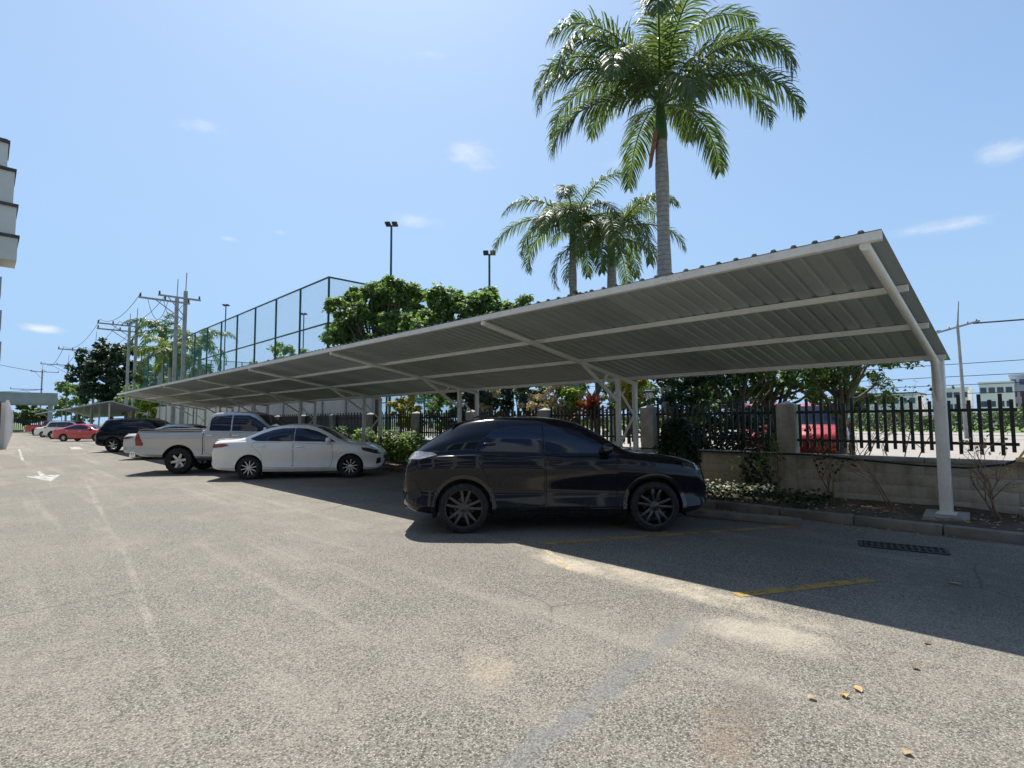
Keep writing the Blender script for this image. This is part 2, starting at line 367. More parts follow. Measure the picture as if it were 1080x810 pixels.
# ------------------------------------------------------------ object helpers
def tag(o, label=None, cat=None, group=None, kind=None):
    if label: o['label'] = label
    if cat: o['category'] = cat
    if group: o['group'] = group
    if kind: o['kind'] = kind
    return o
def thing(name, label, cat, loc=(0, 0, 0), rz=0.0, group=None):
    o = bpy.data.objects.new(name, None); COL.objects.link(o); o.empty_display_size = .2
    o.location = loc; o.rotation_euler = (0, 0, rz)
    return tag(o, label, cat, group)
def copy_tree(o, parent=None):
    c = o.copy(); COL.objects.link(c)
    if parent: c.parent = parent
    for ch in list(o.children): copy_tree(ch, c)
    return c
def unit(v): return Vector(v).normalized()

class MB:
    def __init__(s): s.v = []; s.f = []; s.mi = []; s.k = 0
    def add(s, vs, fs):
        b = len(s.v); s.v += [tuple(p) for p in vs]; s.f += [tuple(i+b for i in f) for f in fs]; s.mi += [s.k]*len(fs); return s
    def box(s, lo, hi, rz=0.0, piv=None):
        x0, y0, z0 = lo; x1, y1, z1 = hi
        vs = [Vector(p) for p in ((x0,y0,z0),(x1,y0,z0),(x1,y1,z0),(x0,y1,z0),(x0,y0,z1),(x1,y0,z1),(x1,y1,z1),(x0,y1,z1))]
        if rz:
            pv = Vector(piv) if piv else (vs[0]+vs[6])/2; mt = Matrix.Rotation(rz, 3, 'Z'); vs = [mt @ (p-pv) + pv for p in vs]
        return s.add(vs, [(0,3,2,1),(4,5,6,7),(0,1,5,4),(1,2,6,5),(2,3,7,6),(3,0,4,7)])
    def bar(s, p0, p1, w, h, up=(0, 0, 1)):
        p0, p1 = Vector(p0), Vector(p1); d = (p1-p0).normalized(); sd_ = d.cross(Vector(up))
        if sd_.length < 1e-4: sd_ = d.cross(Vector((0, 1, 0)))
        sd_.normalize(); u = sd_.cross(d)
        q = [(-w/2,-h/2),(w/2,-h/2),(w/2,h/2),(-w/2,h/2)]
        vs = [p0+sd_*a+u*b for a, b in q] + [p1+sd_*a+u*b for a, b in q]
        return s.add(vs, [(0,3,2,1),(4,5,6,7),(0,1,5,4),(1,2,6,5),(2,3,7,6),(3,0,4,7)][0:2] + [(0,1,5,4),(1,2,6,5),(2,3,7,6),(3,0,4,7)])
    def tube(s, pts, r, n=10, caps=True):
        pts = [Vector(p) for p in pts]; rs = r if isinstance(r, (list, tuple)) else [r]*len(pts)
        vs = []; ref = None
        for i, p in enumerate(pts):
            d = (pts[min(i+1, len(pts)-1)] - pts[max(i-1, 0)]).normalized()
            if ref is None:
                ref = Vector((0, 0, 1)) if abs(d.z) < .9 else Vector((1, 0, 0))
            a = d.cross(ref); 
            if a.length < 1e-5: a = d.cross(Vector((0, 1, 0)))
            a.normalize(); b_ = a.cross(d); ref = b_
            for k in range(n):
                t = 2*math.pi*k/n; vs.append(p + (a*math.cos(t) + b_*math.sin(t))*rs[i])
        fs = [(i*n+k, i*n+(k+1) % n, (i+1)*n+(k+1) % n, (i+1)*n+k) for i in range(len(pts)-1) for k in range(n)]
        if caps: fs += [tuple(range(n))[::-1], tuple((len(pts)-1)*n+k for k in range(n))]
        return s.add(vs, fs)
    def lathe(s, prof, n=32, axis='Z', c=(0, 0, 0), closed=False):
        c = Vector(c); vs = []
        for (r, h) in prof:
            for k in range(n):
                t = 2*math.pi*k/n; a, b_ = r*math.cos(t), r*math.sin(t)
                vs.append(c + (Vector((a, b_, h)) if axis == 'Z' else Vector((a, h, b_)) if axis == 'Y' else Vector((h, a, b_))))
        m_ = len(prof); fs = [(i*n+k, i*n+(k+1) % n, ((i+1) % m_)*n+(k+1) % n, ((i+1) % m_)*n+k) for i in range(m_ if closed else m_-1) for k in range(n)]
        return s.add(vs, fs)
    def quad(s, a, b, c, d): return s.add([a, b, c, d], [(0, 1, 2, 3)])
    def prism(s, poly, h0, h1):      # polygon in xy extruded in z
        n = len(poly); vs = [(x, y, h0) for x, y in poly] + [(x, y, h1) for x, y in poly]
        return s.add(vs, [tuple(range(n))[::-1], tuple(range(n, 2*n))] + [(i, (i+1) % n, n+(i+1) % n, n+i) for i in range(n)])
    def build(s, name, mat, parent=None, smooth=False, local=False, bevel=0.0, angle=35):
        me = bpy.data.meshes.new(name)
        off = Vector((0, 0, 0)) if (parent is None or local) else root_loc(parent)
        me.from_pydata([Vector(p)-off for p in s.v] if off.length else s.v, [], s.f); me.update()
        mats = mat if isinstance(mat, (list, tuple)) else [mat]
        for q in mats: me.materials.append(q)
        if len(mats) > 1: me.polygons.foreach_set('material_index', s.mi)
        o = bpy.data.objects.new(name, me); COL.objects.link(o)
        if parent: o.parent = parent
        if bevel:
            bm = bmesh.new(); bm.from_mesh(me); bmesh.ops.remove_doubles(bm, verts=bm.verts, dist=1e-5)
            bmesh.ops.recalc_face_normals(bm, faces=bm.faces)
            bmesh.ops.bevel(bm, geom=[e for e in bm.edges if e.is_manifold and e.calc_face_angle(0) > .5], offset=bevel, segments=2, affect='EDGES', profile=.5, clamp_overlap=True)
            bm.to_mesh(me); bm.free(); smooth = True
        if smooth:
            me.polygons.foreach_set('use_smooth', [True]*len(me.polygons)); me.set_sharp_from_angle(angle=R(angle))
        return o
def root_loc(o):
    v = Vector((0, 0, 0))
    while o is not None: v += o.location; o = o.parent
    return v

# ------------------------------------------------------------ ground, kerb, planting strip, markings
def sheet(name, x0, y0, x1, y1, z, mat, kind='structure', nx=1, ny=1):
    b = MB()
    for i in range(nx):
        for j in range(ny):
            xa, xb = x0+(x1-x0)*i/nx, x0+(x1-x0)*(i+1)/nx; ya, yb = y0+(y1-y0)*j/ny, y0+(y1-y0)*(j+1)/ny
            b.quad((xa, ya, z), (xb, ya, z), (xb, yb, z), (xa, yb, z))
    return tag(b.build(name, mat), kind=kind)
KX = 8.92                                    # kerb face
sheet('ground', -900, -900, 1200, 1500, -.03, M['grass'])
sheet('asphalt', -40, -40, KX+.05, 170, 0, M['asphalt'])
sheet('lawn', 11.05, -12, 19, 60, .03, M['grass'])
sheet('pavement', 24, -60, 62, 90, .008, M['paving'])
sheet('road', 63.5, -200, 74, 300, .006, M['concrete'])
kb = MB()
y = -14.0
while y < 40:                                # kerb stones, one metre long
    kb.box((KX, y, -.02), (KX+.17, y+.988, .125 + rnd.uniform(-.004, .004))); y += 1.0
M['kerb'] = simple('dirty_kerb_concrete', (.17, .158, .14), .9, 0, .3, 2.5, bump=.4, bscale=50)
tag(kb.build('kerb', M['kerb'], bevel=.018), kind='structure')
# planting strip with an uneven soil surface
sb = MB(); nx, ny = 14, 300
gx = lambda i, j: (KX+.165 + (10.86-KX-.165)*i/nx, -14 + 54*j/ny)
def soil_z(x, y): return .085 + .035*math.sin(3.1*x+1.7*y)*math.sin(2.3*y-x) + .02*math.sin(9*x+5*y) + .04*max(0, (x-10.2))
for j in range(ny+1):
    for i in range(nx+1):
        x, y = gx(i, j); sb.v.append((x, y, soil_z(x, y) if 0 < i else .08))
sb.f = [(j*(nx+1)+i, j*(nx+1)+i+1, (j+1)*(nx+1)+i+1, (j+1)*(nx+1)+i) for j in range(ny) for i in range(nx)]
tag(sb.build('planter_soil', M['soil'], smooth=True), kind='structure')

def line_mark(name, p0, p1, w, mat, seg=1):
    p0, p1 = Vector((*p0, 0)), Vector((*p1, 0)); d = (p1-p0).normalized(); s = Vector((-d.y, d.x, 0))*w/2
    b = MB(); b.quad(p0-s+Vector((0, 0, .004)), p1-s+Vector((0, 0, .004)), p1+s+Vector((0, 0, .004)), p0+s+Vector((0, 0, .004)))
    return b.build(name, mat)
tag(line_mark('parking_line', (4.95, 4.46), (8.35, 2.53), .11, M['yellow_line']), 'faded yellow bay line running past the front of the black car', 'bay line')
tag(line_mark('parking_line', (4.70, 1.96), (6.02, 1.22), .12, M['yellow_line']), 'nearest yellow bay line, broad and fading out towards the drain grate', 'bay line')
tag(line_mark('parking_line', (4.80, 4.25), (4.28, 3.42), .07, M['pale_line']), 'short worn pale line at the edge of the shade by the black car', 'bay line')
tag(line_mark('parking_line', (5.05, 7.6), (8.1, 6.0), .11, M['yellow_line']), 'yellow bay line hidden behind the black car', 'bay line') if False else None
ab = MB()
for poly in [[(1.33, 20.62), (1.47, 20.62), (1.44, 22.6), (1.36, 22.6)]]:
    ab.add([(x, y, .004) for x, y in poly], [tuple(range(len(poly)))])
ab.add([(1.02, 20.62, .004), (1.40, 18.4, .004), (1.78, 20.62, .004)], [(0, 1, 2)])
tag(ab.build('lane_arrow', M['white_line']), 'white painted arrow on the open asphalt lane', 'road arrow')
tag(line_mark('lane_dash', (1.35, 29.6), (1.75, 42.5), .09, M['white_line']), 'faded white lane stripe on the asphalt by the white wall', 'lane stripe')
tag(line_mark('lane_mark', (4.1, 39.6), (4.35, 43.5), .5, M['white_line']), 'small white paint mark on the far lane before the red sedan', 'lane mark')

ws = MB(); ws.box((8.30, 2.52, 0), (8.47, 4.3, .10), rz=R(12), piv=(8.38, 2.5, 0))
tag(ws.build('wheel_stop', M['kerb'], bevel=.02), 'long low concrete wheel stop in front of the black car', 'wheel stop')

g = thing('drain_grate', 'rusty black iron drain grate set in the shaded asphalt by the kerb', 'drain grate', (7.75, 1.25, 0), R(-77))
b = MB(); b.box((-.40, -.15, .001), (.40, .15, .004)); b.build('drain_void', M['void'], g, local=True)
b = MB()
for s in (-1, 1): b.box((-.42, s*.16-.02, .002), (.42, s*.16+.02, .012)); b.box((s*.41-.02, -.14, .0023), (s*.41+.02, .14, .0117))
b.box((-.39, -.013, .003), (.39, .013, .010))
b.build('grate_frame', M['grate'], g, local=True)
b = MB()
for k in range(12): b.box((-.37+k*.0645, -.135, .0035), (-.37+k*.0645+.026, .135, .0105))
b.build('grate_bars', M['grate'], g, local=True)

# ------------------------------------------------------------ carport
XF, XB, ZF, ZB = 5.68, 10.28, 3.205, 2.40
SL = (ZF-ZB)/(XB-XF)
def roof_z(x): return ZF - (x-XF)*SL
Y0, SP, NF = 1.07, 5.24, 8
YA, YB = .935, Y0+SP*7+.45
cp = thing('carport', 'long white steel carport with a corrugated sheet roof over the parked cars', 'carport', (10.15, Y0, 0))
# ribbed sheet: profile along y, extruded down the slope (two skins, coating on top)
prof = []; y = YA
while y < YB:
    prof += [(y, 0), (y+.125, 0), (y+.142, .024), (y+.175, .024)]; y += .1905
prof.append((YB, 0))
xs = [XF-.03, XB+.06]
b = MB()
for k, dz in enumerate((.004, .0)):
    b.k = 1-k
    base = len(b.v); n = len(prof)
    for x in xs:
        for (yy, h) in prof: b.v.append((x, yy, roof_z(x)+.008+h+dz))
    b.f += [(base+i, base+i+1, base+n+i+1, base+n+i) for i in range(n-1)]; b.mi += [b.k]*(n-1)
b.build('roof_sheet', [M['roof_under'], M['roof_top']], cp)
def chan(b, x, zt, h, w):
    for (ya, yb) in [(YA+.02, YB-.02)]:
        p = [Vector((x, ya, zt)), Vector((x, yb, zt))]
        b.box((x-w/2, ya, zt-h), (x+w/2, yb, zt))
b = MB(); b.box((XF-.045, YA, ZF-.078), (XF, YB, ZF+.003)); b.box((XF, YA+.01, ZF-.074), (XF+.045, YB-.01, ZF-.066)); b.build('fascia', M['white_paint'], cp)
PUR = [7.05, 8.42, 9.98]
for x in PUR:
    b = MB(); b.box((x-.026, YA+.02, roof_z(x)-.066), (x+.026, YB-.02, roof_z(x)+.003)); b.build('purlin', M['white_paint'], cp)
RD = .108                                     # rafter axis below the sheet
for i in range(NF):
    yy = Y0+SP*i
    b = MB()
    pts = [(5.665, yy, roof_z(5.665)-RD), (10.2, yy, roof_z(10.2)-RD)]
    b.tube(pts, .045, 14)
    b.build('rafter', M['white_paint'], cp, smooth=True)
    zt = roof_z(10.15)-RD+.03
    if i == 0:
        b = MB(); b.box((10.06, yy-.075, .125), (10.21, yy+.075, roof_z(10.14)-.02)); b.build('post', M['white_paint'], cp, bevel=.008)
        b = MB()                              # haunch sweeping from the rafter down to the end post
        pth = []
        for k in range(13):
            t = k/12; p0, p1, p2 = Vector((9.62, yy, roof_z(9.62)-RD-.01)), Vector((9.99, yy, 2.28)), Vector((10.09, yy, 1.78))
            pth.append(p0*(1-t)**2 + p1*2*t*(1-t) + p2*t*t)
        b.tube(pth, .045, 12)
        b.build('haunch', M['white_paint'], cp, smooth=True)
        b = MB(); b.box((10.0, yy-.12, .1185), (10.27, yy+.12, .130)); b.build('base_plate', M['white_paint'], cp)
        b = MB(); b.box((9.72, yy-.26, .02), (10.5, yy+.26, .118), rz=R(4)); b.build('footing', M['concrete'], cp, bevel=.012)
        b = MB(); b.bar((10.16, yy-.05, zt), (10.16, yy-.05, roof_z(10.16)), .10, .012); b.build('bracket', M['white_paint'], cp)
    else:
        for px, zz in ((9.50, roof_z(9.50)-RD), (10.15, roof_z(10.15)-RD)):
            b = MB(); b.box((px-.045, yy-.045, .06), (px+.045, yy+.045, zz)); b.build('post', M['white_paint'], cp, bevel=.006)
        b = MB()
        for za, zb in ((.42, 1.02), (1.02, 1.62), (1.62, 2.15)):
            k = int(round((za-.42)/.6)); a, c = (9.55, 10.10) if k % 2 == 0 else (10.10, 9.55)
            b.bar((a, yy, zb), (c, yy, za), .035, .035)
        b.build('lattice', M['white_paint'], cp)
        b = MB(); b.bar((8.32, yy, roof_z(8.32)-RD-.03), (9.48, yy, 1.90), .055, .055); b.bar((9.13, yy, roof_z(9.13)-RD-.03), (8.93, yy, 2.22), .04, .04); b.build('knee_brace', M['white_paint'], cp)
        b = MB(); b.box((9.38, yy-.22, .02), (10.32, yy+.22, .13)); b.build('footing', M['concrete_light'], cp, bevel=.012)

# ------------------------------------------------------------ boundary wall with picket fence
WX = 10.92
bf = thing('boundary_fence', 'rendered block wall with square pillars and black pickets behind the carport', 'fence', (WX, 0, 0))
b = MB(); rows = [.02, .215, .41, .605, .80]
for z0, z1 in zip(rows[:-1], rows[1:]):
    off = 0 if rows.index(z0) % 2 else .55
    yy = -14 + off
    while yy < 40:
        b.box((WX + rnd.uniform(0, .006), yy, z0), (WX+.16, min(yy+1.094, 40), z1-.006)); yy += 1.1
b.box((WX+.012, -14, 0), (WX+.15, 40, .80))
b.build('wall', M['block'], bf, bevel=.006)
b = MB(); yy = -14
while yy < 40: b.box((WX-.03, yy, .80), (WX+.19, yy+2.19, .875)); yy += 2.2
b.build('coping', M['concrete'], bf, bevel=.008)
PY_ = [.02-3.1*k for k in (3, 2, 1)] + [.1, 3.48, 6.46, 9.68, 12.75, 15.75, 18.9, 22.0, 25.1, 28.2, 31.3, 34.4, 37.5]
for k, yy in enumerate(PY_):
    b = MB()
    if k == 3:
        b.box((WX-.06, yy-.1, .875), (WX+.16, yy+.1, 1.9)); pl = b.build('pillar', M['brown'], bf, bevel=.01); pl['label'] = 'dark brown pillar'
    else:
        b.box((WX-.05, yy-.16, .02), (WX+.22, yy+.16, 1.80)); b.add([], [])
        b.add([(WX-.05, yy-.16, 1.80), (WX+.22, yy-.16, 1.80), (WX+.22, yy+.16, 1.80), (WX-.05, yy+.16, 1.80), (WX+.085, yy, 1.87)], [(0, 1, 4), (1, 2, 4), (2, 3, 4), (3, 0, 4)])
        b.build('pillar', M['block'] if k < 5 else M['concrete'], bf)
for ya, yb in zip(PY_[:-1], PY_[1:]):
    ya += .16; yb -= .16; n = int((yb-ya)/.118)
    b = MB()
    for k in range(n):
        yy = ya + (k+.5)*(yb-ya)/n; tall = k % 2
        b.box((WX+.07, yy-.024, 1.0 - .05*tall), (WX+.10, yy+.024, 1.80 + .09*tall))
    b.build('pickets', M['dark_steel'], bf)
    for z in (1.12, 1.645):
        b = MB(); b.box((WX+.103, ya, z-.024), (WX+.133, yb, z+.024)); b.build('rail', M['dark_steel'], bf)

hb = MB()
pts = [(10.84, 9, .84), (10.82, 6.4, .87), (10.80, 4.7, .85), (10.84, 3.12, .865), (10.8, 2.36, .815), (10.77, 1.44, .76), (10.77, .86, .755), (10.78, .43, .83), (10.76, .23, .93), (10.82, -.4, .88), (10.84, -3, .86)]
hb.tube(pts, .017, 8)
tag(hb.build('hose', M['black_plastic'], smooth=True), 'black hose sagging along the front of the block wall', 'hose')
yb_ = thing('bracket_stand', 'yellow metal bracket on the wall top at the right edge of the picture', 'bracket', (10.8, .16, .875))
b = MB(); b.box((10.72, .09, .876), (10.94, .31, .93)); b.build('foot', M['yellow_metal'], yb_, bevel=.006)
b = MB(); b.bar((10.84, .27, .93), (10.84, .06, 1.28), .035, .03); b.build('strut', M['yellow_metal'], yb_)
b = MB(); b.bar((10.81, .05, 1.28), (10.81, .07, 1.62), .03, .03); b.build('upright', M['yellow_metal'], yb_)
for (px, py, lab) in ((10.5, .15, 'grey concrete block on the soil beside the leaning dry shrub'),):
    b = MB(); b.box((px-.18, py-.12, .1), (px+.18, py+.12, .24), rz=R(15)); tag(b.build('concrete_block', M['concrete_light'], bevel=.015), lab, 'block')
lamp = thing('pillar_lantern', 'grey lantern with a flat cap on the pillar beside the dark hedge', 'lantern', (WX+.085, 6.46, 1.86))
b = MB(); b.tube([(WX+.085, 6.46, 1.86), (WX+.085, 6.46, 2.0)], .025, 8); b.build('stem', M['lamp_head'], lamp)
b = MB(); b.lathe([(.05, 2.0), (.09, 2.03), (.10, 2.15), (.08, 2.17)], 12, 'Z', (WX+.085, 6.46, 0)); b.build('globe', M['clear_lens'], lamp, smooth=True)
b = MB(); b.lathe([(.0, 2.22), (.2, 2.185), (.2, 2.17), (0, 2.17)], 16, 'Z', (WX+.085, 6.46, 0)); b.build('cap', M['lamp_head'], lamp)

# ------------------------------------------------------------ vehicles
def pchip(keys, x):
    n = len(keys)
    if x <= keys[0][0]: return keys[0][1]
    if x >= keys[-1][0]: return keys[-1][1]
    h = [keys[i+1][0]-keys[i][0] for i in range(n-1)]
    d = [(keys[i+1][1]-keys[i][1])/h[i] for i in range(n-1)]
    def slope(i):
        if i == 0: return d[0]
        if i == n-1: return d[-1]
        if d[i-1]*d[i] <= 0: return 0.0
        w1, w2 = 2*h[i]+h[i-1], h[i]+2*h[i-1]
        return (w1+w2)/(w1/d[i-1] + w2/d[i])
    for i in range(n-1):
        if x <= keys[i+1][0]:
            t = (x-keys[i][0])/h[i]; m0, m1 = slope(i)*h[i], slope(i+1)*h[i]
            return (2*t**3-3*t**2+1)*keys[i][1] + (t**3-2*t**2+t)*m0 + (-2*t**3+3*t**2)*keys[i+1][1] + (t**3-t**2)*m1

def section(P, x):
    g = lambda k: pchip(P[k], x)
    zb, zr, zs, hw, hr = g('bot'), g('top'), g('belt'), g('wid'), g('roofw')
    zs = min(zs, zr-.02)
    hr = min(hr, hw-.02)
    zm = zb + (zs-zb)*P.get('zmf', .58)
    hb = hw*P.get('tuck', .95); hs = hw - P.get('shoulder', .05)
    cab = max(0.0, min(1.0, (zr-zs)/.35))
    hre = hr*cab + (hs-.10)*(1-cab)
    pts = [(0, zb), (hb*.55, zb), (hb-.05, zb+.005), (hb, zb+.05), (hw-.004, zb+.22*(zm-zb)), (hw-.026-P.get('crease', 0), zb+.62*(zm-zb)), (hw-.012, zm), (hw, zm+.42*(zs-zm)), (hw-.016, zm+.62*(zs-zm)), (hs, zs-.012),
           (hs-.015-.016*cab, zs+.010*cab), (hs-.006*cab+(hre-hs)*.5+.018*cab, zs+(zr-zs)*.52), (hre, zr-.045*cab-.006), (hre-.07, zr-.004), (hre*.5, zr+.014), (0, zr+.022)]
    out = []
    n = len(pts)
    for i in range(n-1):                     # centripetal-ish Catmull-Rom resample
        p0, p1, p2, p3 = pts[max(i-1, 0)], pts[i], pts[i+1], pts[min(i+2, n-1)]
        for s in range(3):
            t = s/3
            f = lambda a: .5*((2*p1[a]) + (-p0[a]+p2[a])*t + (2*p0[a]-5*p1[a]+4*p2[a]-p3[a])*t*t + (-p0[a]+3*p1[a]-3*p2[a]+p3[a])*t**3)
            lin = lambda a: p1[a] + (p2[a]-p1[a])*t
            k = P.get('round', .75)
            out.append((k*f(0)+(1-k)*lin(0), k*f(1)+(1-k)*lin(1)))
    out.append(pts[-1])
    return out

def body_mesh(P, n=90):
    x0, x1 = P['bot'][0][0], P['bot'][-1][0]
    xs = sorted(set([round(x0+(x1-x0)*(.5-.5*math.cos(math.pi*i/n))*.35 + (x1-x0)*.65*i/n, 4) for i in range(n+1)]))
    vs, fs = [], []
    secs = [section(P, x) for x in xs]; k = len(secs[0]); ring = 2*k-2
    for x, s in zip(xs, secs):
        for (yy, zz) in s: vs.append((x, -yy, zz))           # right half, bottom to top
        for (yy, zz) in s[-2:0:-1]: vs.append((x, yy, zz))   # left half, top to bottom
    for i in range(len(xs)-1):
        for j in range(ring):
            a, b_ = i*ring+j, i*ring+(j+1) % ring
            fs.append((a, b_, b_+ring, a+ring))
    fs.append(tuple(range(ring))[::-1]); fs.append(tuple((len(xs)-1)*ring+j for j in range(ring)))
    return vs, fs

def mesh_obj(name, vs, fs, mats):
    me = bpy.data.meshes.new(name); me.from_pydata(vs, [], fs); me.update()
    bm = bmesh.new(); bm.from_mesh(me); bmesh.ops.recalc_face_normals(bm, faces=bm.faces); bm.to_mesh(me); bm.free()
    for q in mats: me.materials.append(q)
    o = bpy.data.objects.new(name, me); COL.objects.link(o); return o

def carve(body, cutters):
    """boolean-subtract the cutters (list of MB) from the body mesh and drop the cutters"""
    tmp = []
    for c in cutters:
        o = mesh_obj('cutter', c.v, c.f, list(body.data.materials))
        for p in o.data.polygons: p.material_index = 1
        md = body.modifiers.new('cut', 'BOOLEAN'); md.object = o; md.operation = 'DIFFERENCE'; md.solver = 'EXACT'; tmp.append(o)
    bpy.context.view_layer.update()
    dg = bpy.context.evaluated_depsgraph_get()
    me = bpy.data.meshes.new_from_object(body.evaluated_get(dg))
    body.modifiers.clear(); body.data = me
    for o in tmp: bpy.data.objects.remove(o)
    me.polygons.foreach_set('use_smooth', [True]*len(me.polygons)); me.set_sharp_from_angle(angle=R(32))

def rounded(pts, r, seg=4):
    out = []; n = len(pts)
    for i in range(n):
        p = Vector(pts[i]); a = Vector(pts[i-1]); c = Vector(pts[(i+1) % n])
        rr = min(r, (p-a).length*.45, (p-c).length*.45)
        s, e = p+(a-p).normalized()*rr, p+(c-p).normalized()*rr
        for k in range(seg+1):
            t = k/seg; q = s*(1-t)**2 + p*2*t*(1-t) + e*t*t; out.append((q.x, q.y))
    return out
def inset(pts, d):
    n = len(pts); area = sum(pts[i-1][0]*pts[i][1]-pts[i][0]*pts[i-1][1] for i in range(n)); sg = 1 if area > 0 else -1
    out = []
    for i in range(n):
        p = Vector(pts[i]); a = (p-Vector(pts[i-1])); c = (Vector(pts[(i+1) % n])-p)
        if a.length < 1e-6 or c.length < 1e-6: out.append(tuple(p)); continue
        na = Vector((-a.y, a.x)).normalized()*sg; nc = Vector((-c.y, c.x)).normalized()*sg
        m_ = na+nc; m_ = m_/max(.35, m_.length_squared/2) if m_.length > 1e-4 else na
        q = p + m_*d; out.append((q.x, q.y))
    return out

def patch(name, poly, bvh, face, mat, parent, off=.004, step=.06, smooth=True):
    """panel with a 2-D outline laid on the body: face 'R'/'L' outline in xz, 'F'/'B' in yz, 'T' in xy"""
    bm = bmesh.new()
    f = bm.faces.new([bm.verts.new((p[0], p[1], 0)) for p in poly])
    for ax in (0, 1):
        lo, hi = min(p[ax] for p in poly), max(p[ax] for p in poly); k = max(1, int((hi-lo)/step))
        for i in range(1, k):
            co = [0, 0, 0]; no = [0, 0, 0]; co[ax] = lo+(hi-lo)*i/k; no[ax] = 1
            bmesh.ops.bisect_plane(bm, geom=bm.verts[:]+bm.edges[:]+bm.faces[:], plane_co=co, plane_no=no)
    bmesh.ops.triangulate(bm, faces=[q for q in bm.faces if len(q.verts) > 4])
    und = {}
    for v in bm.verts:
        a, b_ = v.co.x, v.co.y
        if face == 'R': o, d = Vector((a, -3, b_)), Vector((0, 1, 0))
        elif face == 'L': o, d = Vector((a, 3, b_)), Vector((0, -1, 0))
        elif face == 'F': o, d = Vector((9, a, b_)), Vector((-1, 0, 0))
        elif face == 'B': o, d = Vector((-9, a, b_)), Vector((1, 0, 0))
        else: o, d = Vector((a, b_, 5)), Vector((0, 0, -1))
        loc, nor, _, _ = bvh.ray_cast(o, d)
        if loc is None: loc, nor, _, _ = bvh.find_nearest(o + d*(o.length if face not in 'RL' else 2.2))
        if nor.dot(d) > 0: nor = -nor
        v.co = loc + nor*off; und[v] = loc - nor*.004
    be = [e for e in bm.edges if e.is_boundary]; nv = {}
    for e in be:
        for v in e.verts:
            if v not in nv: nv[v] = bm.verts.new(und[v])
        a, c = e.verts; bm.faces.new((a, c, nv[c], nv[a]))
    bmesh.ops.recalc_face_normals(bm, faces=bm.faces)
    me = bpy.data.meshes.new(name); bm.to_mesh(me); bm.free(); me.materials.append(mat)
    o = bpy.data.objects.new(name, me); COL.objects.link(o); o.parent = parent
    if smooth: me.polygons.foreach_set('use_smooth', [True]*len(me.polygons)); me.set_sharp_from_angle(angle=R(40))
    return o

def mirror_poly(p): return [(-a, b) for a, b in p]

def wheel(parent, x, y, r, w, side, style, rim_r, mats):
    """side -1 = right. The wheel is centred at (x, y) and stands on the ground"""
    hub = Vector((x, y, r)); T = lambda pts: pts
    s = side
    b = MB(); hw = w/2
    prof = [(rim_r, -hw*.86), (rim_r+.012, -hw*.98), (r*.90, -hw), (r*.965, -hw*.9), (r-.004, -hw*.72), (r, -hw*.3), (r, hw*.3), (r-.004, hw*.72), (r*.965, hw*.9), (r*.90, hw), (rim_r+.012, hw*.98), (rim_r, hw*.86)]
    b.lathe([(a, h*s) for a, h in prof], 44, 'Y', hub)
    for k in range(22):                     # shoulder tread blocks
        t = 2*math.pi*k/22; c, q = math.cos(t), math.sin(t)
        for e in (-1, 1):
            p = hub + Vector((c*(r-.012), e*hw*.70, q*(r-.012)))
            b.bar(p - Vector((c, 0, q))*.004, p + Vector((c, 0, q))*.010, .028, .05, up=(0, 1, 0))
    wh = b.build('wheel', M['rubber'], parent, smooth=True, local=True); me = wh.data
    b = MB(); dish = hw*.50
    b.lathe([(rim_r+.004, hw*.93*s), (rim_r-.014, hw*.90*s), (rim_r-.022, dish*.9*s), (rim_r-.03, -hw*.8*s)], 44, 'Y', hub)
    b.lathe([(.0, (dish*.2)*s), (rim_r*.55, dish*.15*s), (rim_r*.62, -.02*s)], 32, 'Y', hub)
    b.build('rim', mats[0], wh, smooth=True, local=True)
    n, wd, pair = style
    b = MB()
    for k in range(n):
        for e in ((-1, 1) if pair else (0,)):
            t = 2*math.pi*k/n + .2; spread = pair
            d0 = Vector((math.cos(t), 0, math.sin(t))); tv = Vector((-math.sin(t), 0, math.cos(t)))
            p0 = hub + d0*rim_r*.20 + tv*e*wd*.35 + Vector((0, s*hw*.62, 0)); p1 = hub + d0*(rim_r-.016) + tv*e*spread + Vector((0, s*hw*.80, 0))
            dd = (p1-p0); sd_ = tv
            for (wa, wb, ya, yb2) in [(wd*.5, wd*.38, 0, -.02)]:
                vs = [p0-sd_*wa, p0+sd_*wa, p1+sd_*wb, p1-sd_*wb]; lo = [v - Vector((0, s*.028, 0)) for v in vs]
                b.add(vs+lo, [(0, 1, 2, 3), (7, 6, 5, 4), (0, 4, 5, 1), (1, 5, 6, 2), (2, 6, 7, 3), (3, 7, 4, 0)])
    b.build('spokes', mats[1], wh, local=True, bevel=.004)
    b = MB(); b.lathe([(0, s*hw*.72), (.03, s*hw*.715), (.036, s*hw*.68), (rim_r*.27, s*hw*.66), (rim_r*.30, s*hw*.5)], 24, 'Y', hub)
    for k in range(5):
        t = 2*math.pi*k/5; p = hub + Vector((math.cos(t)*.055, s*hw*.64, math.sin(t)*.055)); b.lathe([(.010, .0), (.010, s*.014), (0, s*.016)], 8, 'Y', p)
    b.build('hub_cap', mats[1], wh, smooth=True, local=True)
    return wh

def ellipsoid(b, c, rx, ry, rz, n=14, m_=9, sq=1.0):
    vs = []; c = Vector(c)
    pw = lambda v: math.copysign(abs(v)**sq, v)
    for i in range(m_+1):
        ph = -math.pi/2 + math.pi*i/m_
        for k in range(n):
            t = 2*math.pi*k/n
            vs.append(c + Vector((rx*pw(math.cos(ph))*pw(math.cos(t)), ry*pw(math.cos(ph))*pw(math.sin(t)), rz*pw(math.sin(ph)))))
    b.add(vs, [(i*n+k, i*n+(k+1) % n, (i+1)*n+(k+1) % n, (i+1)*n+k) for i in range(m_) for k in range(n)])

